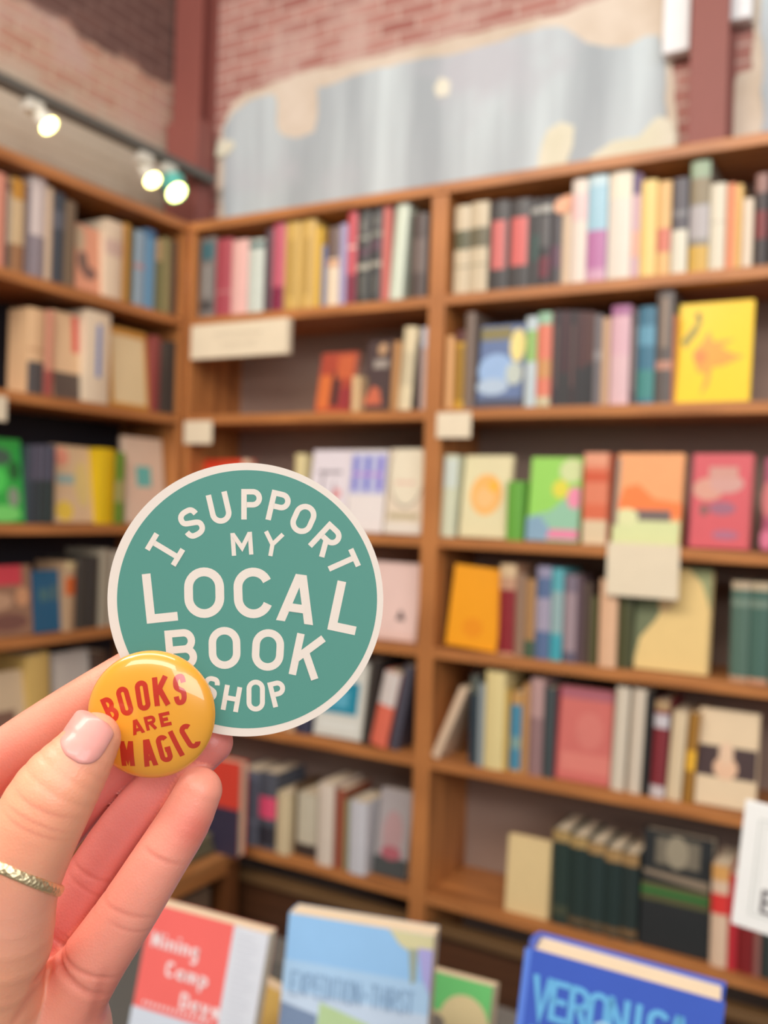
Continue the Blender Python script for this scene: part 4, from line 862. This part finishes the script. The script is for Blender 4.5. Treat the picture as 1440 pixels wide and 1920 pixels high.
# ------------------------------------------------------------------ the hand: one continuous surface grown from tapering limbs
def HP(px, py, d, r): return ((px-720)*d/FPX, -(py-960)*d/FPX, d, r)
F_INDEX = [HP(*a) for a in ((268, 1243, 257.5, 5.6), (200, 1291, 258, 6.7), (105, 1353, 260, 7.3), (10, 1420, 263, 7.9), (-90, 1500, 266, 8.6), (-190, 1610, 270, 10))]
F_MIDDLE = [HP(*a) for a in ((325, 1335, 257.6, 5.9), (226, 1424, 262, 7.1), (110, 1548, 266, 7.9), (-30, 1730, 270, 9.4))]
F_RING = [HP(*a) for a in ((396, 1392, 257.3, 5.9), (315, 1463, 258, 6.9), (236, 1552, 258, 7.3), (165, 1660, 260, 7.9), (80, 1800, 263, 9.5))]
F_PINKY = [HP(*a) for a in ((373, 1482, 250, 6.1), (344, 1542, 249, 6.9), (298, 1615, 248, 7.3), (240, 1707, 248.5, 7.9), (178, 1797, 250, 8.7), (118, 1885, 253, 10.5))]
THUMB = [HP(*a) for a in ((176, 1386, 232.6, 6.5), (143, 1433, 230.3, 8.3), (99, 1493, 228.6, 10.2), (57, 1574, 228.4, 10.8), (22, 1668, 230, 11.0), (0, 1765, 235, 12.6), (-50, 1880, 245, 16))]
PALM = [[HP(110, 1940, 257, 14), HP(30, 2140, 262, 18)], [HP(40, 1880, 264, 11), HP(-60, 2080, 266, 17)], [HP(-60, 1800, 268, 12), HP(-120, 2060, 268, 18)],
        [HP(-190, 1620, 270, 10), HP(-200, 2040, 268, 18)], [HP(-50, 1880, 245, 16), HP(-130, 2100, 260, 20)], [HP(-60, 2080, 264, 19), HP(-190, 2420, 276, 20)], [HP(-120, 2100, 266, 19), HP(-250, 2400, 278, 20)],
        [HP(-190, 2400, 277, 20), HP(-330, 2760, 292, 22)]]
hs_ = np.float32
lo = np.array([-202, -326, 212]); hi = np.array([-36, -22, 322]); VX = .62
ax = [np.arange(lo[i], hi[i], VX, dtype=hs_) for i in range(3)]
G = np.stack(np.meshgrid(*ax, indexing='ij'), -1)
def mm(p): return np.array([p[0], p[1], p[2]], dtype=hs_), p[3]
def cap(a, b, P=None):
    P = G if P is None else P
    (a, ra), (b, rb) = mm(a), mm(b); ab = b-a; L = float(ab@ab)
    t = np.clip(((P-a)@ab)/L, 0, 1); return np.linalg.norm(P-(a+t[..., None]*ab), axis=-1)-(ra+(rb-ra)*t)
def smin(a, b, k):
    h = np.maximum(k-np.abs(a-b), 0)/k; return np.minimum(a, b)-h*h*k*.25
def smooth_chain(ch, n=4):                       # Catmull-Rom through the joints
    C = [np.array(c) for c in ch]; C = [2*C[0]-C[1]]+C+[2*C[-1]-C[-2]]; out = []
    for i in range(1, len(C)-2):
        for j in range(n):
            t = j/n; a, b, c, d = C[i-1:i+3]
            out.append(.5*((2*b)+(-a+c)*t+(2*a-5*b+4*c-d)*t*t+(-a+3*b-3*c+d)*t**3))
    return out+[C[-2]]
def chain(ch, P=None, n=3):
    S = smooth_chain(ch, n); d = None
    for a, b in zip(S, S[1:]):
        c = cap(a, b, P); d = c if d is None else np.minimum(d, c)
    return d
def field(P=None):
    fs = [chain(c, P) for c in (F_INDEX, F_MIDDLE, F_RING, F_PINKY)]
    d = fs[0]
    for f in fs[1:]: d = smin(d, f, .5)
    pal = None
    for a, b in PALM: c = cap(a, b, P); pal = c if pal is None else smin(pal, c, 9)
    d = smin(d, pal, 6)
    th = chain(THUMB, P); return smin(d, smin(th, pal, 7), .6)
def surface_nets(V, org, s):
    nx, ny, nz = V.shape; ins = V < 0
    c = np.zeros((nx-1, ny-1, nz-1), np.int8)
    for i in (0, 1):
        for j in (0, 1):
            for k in (0, 1): c += ins[i:nx-1+i, j:ny-1+j, k:nz-1+k]
    act = (c > 0) & (c < 8); idx = np.full(act.shape, -1, np.int64); ids = np.argwhere(act); idx[act] = np.arange(len(ids))
    acc = np.zeros((len(ids), 3)); cnt = np.zeros(len(ids))
    cor = [(i, j, k) for i in (0, 1) for j in (0, 1) for k in (0, 1)]
    for a in range(8):
        for b in range(a+1, 8):
            A, B = np.array(cor[a]), np.array(cor[b])
            if np.abs(A-B).sum() != 1: continue
            va = V[tuple((ids+A).T)]; vb = V[tuple((ids+B).T)]; m = (va < 0) != (vb < 0)
            t = va[m]/(va[m]-vb[m]); acc[m] += A+(B-A)*t[:, None]; cnt[m] += 1
    P = (ids+acc/cnt[:, None])*s+org; quads = []
    for axn in range(3):
        o = [0, 0, 0]; o[axn] = 1
        a = ins[:nx-o[0], :ny-o[1], :nz-o[2]]; b = ins[o[0]:, o[1]:, o[2]:]
        e = np.argwhere(a != b); u, v = [(1, 2), (2, 0), (0, 1)][axn]
        e = e[(e[:, u] > 0) & (e[:, v] > 0) & (e[:, u] < V.shape[u]-1) & (e[:, v] < V.shape[v]-1)]
        du = np.zeros(3, int); du[u] = 1; dv = np.zeros(3, int); dv[v] = 1
        q = np.stack([idx[tuple(x.T)] for x in (e-du-dv, e-dv, e, e-du)], 1)
        fl = a[tuple(e.T)]; q[~fl] = q[~fl][:, ::-1]; quads.append(q)
    Q = np.concatenate(quads); return P, Q[(Q >= 0).all(1)]
cs = 5; Gc = np.ascontiguousarray(G[::cs, ::cs, ::cs]); Vc = field(Gc.reshape(-1, 3)).reshape(Gc.shape[:3])
ix = [np.minimum(np.arange(G.shape[i])//cs, Vc.shape[i]-1) for i in range(3)]; V = Vc[np.ix_(*ix)].copy()
msk = np.abs(V) < VX*cs*2.0; V[msk] = field(G[msk]); P, Q = surface_nets(V, lo, VX)
Pf = P.astype(hs_)
def grad(P):
    e = .25; g = np.stack([field(P+np.eye(3, dtype=hs_)[i]*e)-field(P-np.eye(3, dtype=hs_)[i]*e) for i in range(3)], 1)
    return g/np.linalg.norm(g, axis=1, keepdims=True)
NRM = grad(Pf)
P = P-NRM*field(Pf)[:, None]                     # settle the vertices on the exact surface
# flexion creases and pads: (finger chain, point px/py on its axis, depth of the groove mm, width mm, slant)
def crease(px, py, d, dirn, depth, wid, reach, bow=0.0):
    """groove across a finger at px,py; dirn = pixel direction of the finger axis"""
    global P
    c = np.array(HP(px, py, d, 0)[:3]); u = np.array([dirn[0], -dirn[1], 0.]); u /= np.linalg.norm(u); v = np.array([-u[1], u[0], 0])
    r = P-c; s = r@u+bow*(r@v)**2/8; g = np.exp(-(s/wid)**2)*np.exp(-((r@v)/reach)**4)*np.exp(-((r[:, 2]/12)**4))
    P = P-NRM*(depth*g)[:, None]; return g
front = (NRM[:, 2] < .35)[:, None]
CR_ = []
for a in ((306, 1606, 243, (-.42, .9), .2, .6, 5, .02), (240, 1706, 243, (-.3, .95), .2, .55, 6, -.02), (244, 1738, 243, (-.4, .9), .16, .5, 5, .02), (150, 1806, 245, (-.4, .9), .5, .7, 9, .03),
          (172, 1640, 253, (-.42, .9), .26, .6, 6, .02), (160, 1664, 253, (-.55, .83), .18, .5, 6, 0),
          (84, 1508, 222, (-.45, .88), .09, .45, 7, .04), (74, 1530, 222, (-.45, .88), .07, .4, 7, -.04), (70, 1548, 222, (-.45, .88), .05, .4, 7, 0),
          (70, 1850, 236, (.86, .5), .45, 1.0, 10, .02), (140, 1838, 243, (-.62, .78), .6, 1.0, 8, .03), (100, 1800, 245, (-.6, .8), .7, .9, 5, 0), (180, 1880, 243, (.95, .3), .3, 1.2, 9, .03)):
    CR_.append(crease(*a))
# skin tint plus some painted shade at the vertices: pads and knuckles are pinker, the creases redder, the thumb more golden
def near(px, py, d, r): c = np.array(HP(px, py, d, 0)[:3]); return np.exp(-(((P-c)**2).sum(1))/r**2)
base = np.tile(np.array([lin(246), lin(178), lin(148)]), (len(P), 1))
def tint(m, c, k): 
    global base
    m = np.clip(m*k, 0, 1)[:, None]; base = base*(1-m)+np.array([lin(v) for v in c])*m
fi = chain(F_INDEX, Pf) < 1.2; fm = chain(F_MIDDLE, Pf) < 1.2; fr_ = chain(F_RING, Pf) < 1.2; fp = chain(F_PINKY, Pf) < 1.2; ft = chain(THUMB, Pf) < 1.5
tint(fi*1., (252, 160, 136), .85); tint((fm | fr_)*1., (222, 132, 124), .95); tint(fp*1., (246, 160, 140), .85); tint(ft*1., (252, 172, 136), .92)  # middle and ring darker pink, partly the thumb's shade painted in
tint(near(160, 1400, 226, 7), (240, 160, 132), .6)
tint(near(370, 1560, 243, 6), (226, 108, 94), .7); tint(near(372, 1470, 243, 5), (246, 158, 130), .5)
tint(near(20, 1470, 256, 12), (232, 118, 106), .6); tint(near(240, 1880, 250, 14), (226, 122, 104), .7); tint(near(120, 1300, 254, 8), (244, 146, 120), .5)
tint(near(110, 1880, 246, 8), (236, 150, 118), .5); tint(near(20, 1720, 222, 12), (246, 178, 156), .5)
for g in CR_: tint(g, (206, 108, 92), .35)
me = bpy.data.meshes.new('hand')
W3 = np.stack([P[:, 0], P[:, 1], -P[:, 2]], 1)/1000
org = W3.mean(0)
me.from_pydata((W3-org).tolist(), [], Q.tolist()); me.update()
ca = me.color_attributes.new('skin_tint_and_shade', 'FLOAT_COLOR', 'POINT')
ca.data.foreach_set('color', np.concatenate([base, np.ones((len(base), 1))], 1).astype(np.float32).ravel())
me.polygons.foreach_set('use_smooth', [True]*len(me.polygons))
SKIN, n, b, N, K = nodemat('skin')
at_ = N('ShaderNodeAttribute'); at_.attribute_name = 'skin_tint_and_shade'
tc = N('ShaderNodeTexCoord'); t1 = N('ShaderNodeTexNoise'); t1.inputs['Scale'].default_value = 90; t1.inputs['Detail'].default_value = 5; K(tc.outputs['Object'], t1.inputs['Vector'])
mr = N('ShaderNodeMapRange'); mr.inputs[1].default_value = .35; mr.inputs[2].default_value = .7; mr.inputs[3].default_value = 0; mr.inputs[4].default_value = .16; K(t1.outputs['Fac'], mr.inputs[0])
mx = N('ShaderNodeMix'); mx.data_type = 'RGBA'; K(mr.outputs[0], mx.inputs[0]); K(at_.outputs['Color'], mx.inputs[6]); mx.inputs[7].default_value = rgb((226, 128, 108))
K(mx.outputs[2], b.inputs['Base Color']); b.inputs['Roughness'].default_value = .42
b.inputs['Subsurface Weight'].default_value = .35; b.inputs['Subsurface Radius'].default_value = (1, .35, .2); b.inputs['Subsurface Scale'].default_value = .0035
v1 = N('ShaderNodeTexVoronoi'); v1.inputs['Scale'].default_value = 1500; K(tc.outputs['Object'], v1.inputs['Vector'])
t2 = N('ShaderNodeTexNoise'); t2.inputs['Scale'].default_value = 500; t2.inputs['Detail'].default_value = 4; K(tc.outputs['Object'], t2.inputs['Vector'])
ad = N('ShaderNodeMath'); ad.operation = 'ADD'; K(v1.outputs['Distance'], ad.inputs[0]); K(t2.outputs['Fac'], ad.inputs[1])
bp = N('ShaderNodeBump'); bp.inputs['Strength'].default_value = .16; bp.inputs['Distance'].default_value = .0003; K(ad.outputs[0], bp.inputs['Height']); K(bp.outputs[0], b.inputs['Normal'])
me.materials.append(SKIN)
hand = link('hand', me, label='left hand reaching in from lower left, thumb and fingers pinching the round sticker and badge', category='hand')
hand.matrix_world = VIEW @ Matrix.Translation(org.tolist())
# thumb nail laid over the thumb
bvh = BVHTree.FromPolygons((W3).tolist(), Q.tolist())
c_ = np.array((135, 1424.)); tip = np.array((187, 1342.)); axv = tip-c_; wv = np.array((axv[1], -axv[0]))/np.linalg.norm(axv); NU, NV = 28, 36
bm = bmesh.new(); top = []; bot = []
for j in range(NV+1):
    v = j/NV; rt, rb = [], []
    half = 47*min(1, (1-(max(0, .42-v)/.42)**2.2)**.5 if v < .42 else 1)*(1-.10*max(0, v-.5)) * (1 if v < .86 else max(.02, 1-((v-.86)/.14)**2.4)**.5)
    half = max(half, 4)
    for i in range(NU+1):
        u = i/NU*2-1; pp = c_+axv*(v*1.02-.03)-wv*u*half
        d = Vector(((pp[0]-720)/FPX, -(pp[1]-960)/FPX, -1)).normalized(); hitp = bvh.ray_cast(Vector((0, 0, 0)), d, .4)
        def hd(vv_, uu_=u*.93):                 # distance of the thumb surface under this spot of the nail
            p_ = c_+axv*(vv_*1.02-.03)-wv*uu_*46; e_ = Vector(((p_[0]-720)/FPX, -(p_[1]-960)/FPX, -1)).normalized()
            hh = bvh.ray_cast(Vector((0, 0, 0)), e_, .4); return hh[3] if hh[3] is not None else .25
        t_ = hitp[3] if hitp[3] is not None else 1
        if v > .5:
            a_, b2 = hd(.3), hd(.5); t_ = min(t_, b2+(b2-a_)/.2*(v-.5)*1.15)
        t_ = min(t_, hd(.45, 0)+.0075); pt = d*t_
        ed = min(1, (1-abs(u))*5)*min(1, v*6); lift = .0003+.00045*ed**.6
        rt.append(bm.verts.new(pt-d*lift)); rb.append(bm.verts.new(pt+d*.0003))
    top.append(rt); bot.append(rb)
for j in range(NV):
    for i in range(NU):
        bm.faces.new((top[j][i], top[j][i+1], top[j+1][i+1], top[j+1][i])); bm.faces.new((bot[j][i], bot[j+1][i], bot[j+1][i+1], bot[j][i+1]))
for j in range(NV):
    bm.faces.new((top[j][0], top[j+1][0], bot[j+1][0], bot[j][0])); bm.faces.new((top[j][NU], bot[j][NU], bot[j+1][NU], top[j+1][NU]))
for i in range(NU):
    bm.faces.new((top[0][i], bot[0][i], bot[0][i+1], top[0][i+1])); bm.faces.new((top[NV][i], top[NV][i+1], bot[NV][i+1], bot[NV][i]))
for _ in range(14): bmesh.ops.smooth_vert(bm, verts=bm.verts, factor=.5, use_axis_x=True, use_axis_y=True, use_axis_z=True)
NAIL, n, b, N, K = nodemat('nail'); b.inputs['Base Color'].default_value = rgb((234, 160, 150)); b.inputs['Roughness'].default_value = .4; b.inputs['Coat Weight'].default_value = .2
b.inputs['Subsurface Weight'].default_value = .3; b.inputs['Subsurface Scale'].default_value = .002
for vv in bm.verts: vv.co -= Vector(org.tolist())
bm_obj('thumbnail', bm, NAIL, hand, True, label='pale pink thumbnail')
# gold ring on the thumb
a0_ = np.array(HP(64, 1590, 229, 0)[:3]); a1_ = np.array(HP(24, 1690, 231.5, 0)[:3]); rc = np.array(HP(42, 1640, 229.5, 0)[:3])
au = (a1_-a0_)/np.linalg.norm(a1_-a0_); au = au+np.array([0, 0, -.62]); au /= np.linalg.norm(au)
e1 = np.cross(au, [0, 0, 1.]); e1 /= np.linalg.norm(e1); e2 = np.cross(au, e1); nr = 96
dirs = np.array([math.cos(2*math.pi*i/nr)*e1+math.sin(2*math.pi*i/nr)*e2 for i in range(nr)])
rad = np.full(nr, 4.0)
for _ in range(40): rad = rad-np.minimum(0, chain(THUMB, (rc+dirs*rad[:, None]).astype(hs_)))*.8
rad = np.array([rad[(np.arange(i-3, i+4)) % nr].mean() for i in range(nr)])
bm = bmesh.new(); rings = []
secs = [(-1.3, -.25), (-1.3, .45), (-.9, .85), (0, .95), (.9, .85), (1.3, .45), (1.3, -.25), (0, -.3)]
for i in range(nr):
    ring = []
    for s_, h_ in secs:
        p = rc+dirs[i]*(rad[i]+h_)+au*s_; ring.append(bm.verts.new((p[0]/1000, p[1]/1000, -p[2]/1000)))
    rings.append(ring)
for i in range(nr):
    for j in range(len(secs)): bm.faces.new((rings[i][j], rings[(i+1) % nr][j], rings[(i+1) % nr][(j+1) % len(secs)], rings[i][(j+1) % len(secs)]))
GOLD, n, b, N, K = nodemat('hammered_gold'); b.inputs['Base Color'].default_value = rgb((240, 220, 178)); b.inputs['Metallic'].default_value = 1; b.inputs['Roughness'].default_value = .48
tc = N('ShaderNodeTexCoord'); v1 = N('ShaderNodeTexVoronoi'); v1.inputs['Scale'].default_value = 1100; K(tc.outputs['Object'], v1.inputs['Vector'])
bp = N('ShaderNodeBump'); bp.inputs['Strength'].default_value = .7; bp.inputs['Distance'].default_value = .0004; K(v1.outputs['Distance'], bp.inputs['Height']); K(bp.outputs[0], b.inputs['Normal'])
ro = Vector((rc[0]/1000, rc[1]/1000, -rc[2]/1000))
for vv in bm.verts: vv.co -= ro
rg = bm_obj('ring', bm, GOLD, smooth=True, label='thin hammered gold ring worn around the thumb', category='ring'); rg.matrix_world = VIEW @ Matrix.Translation(ro)
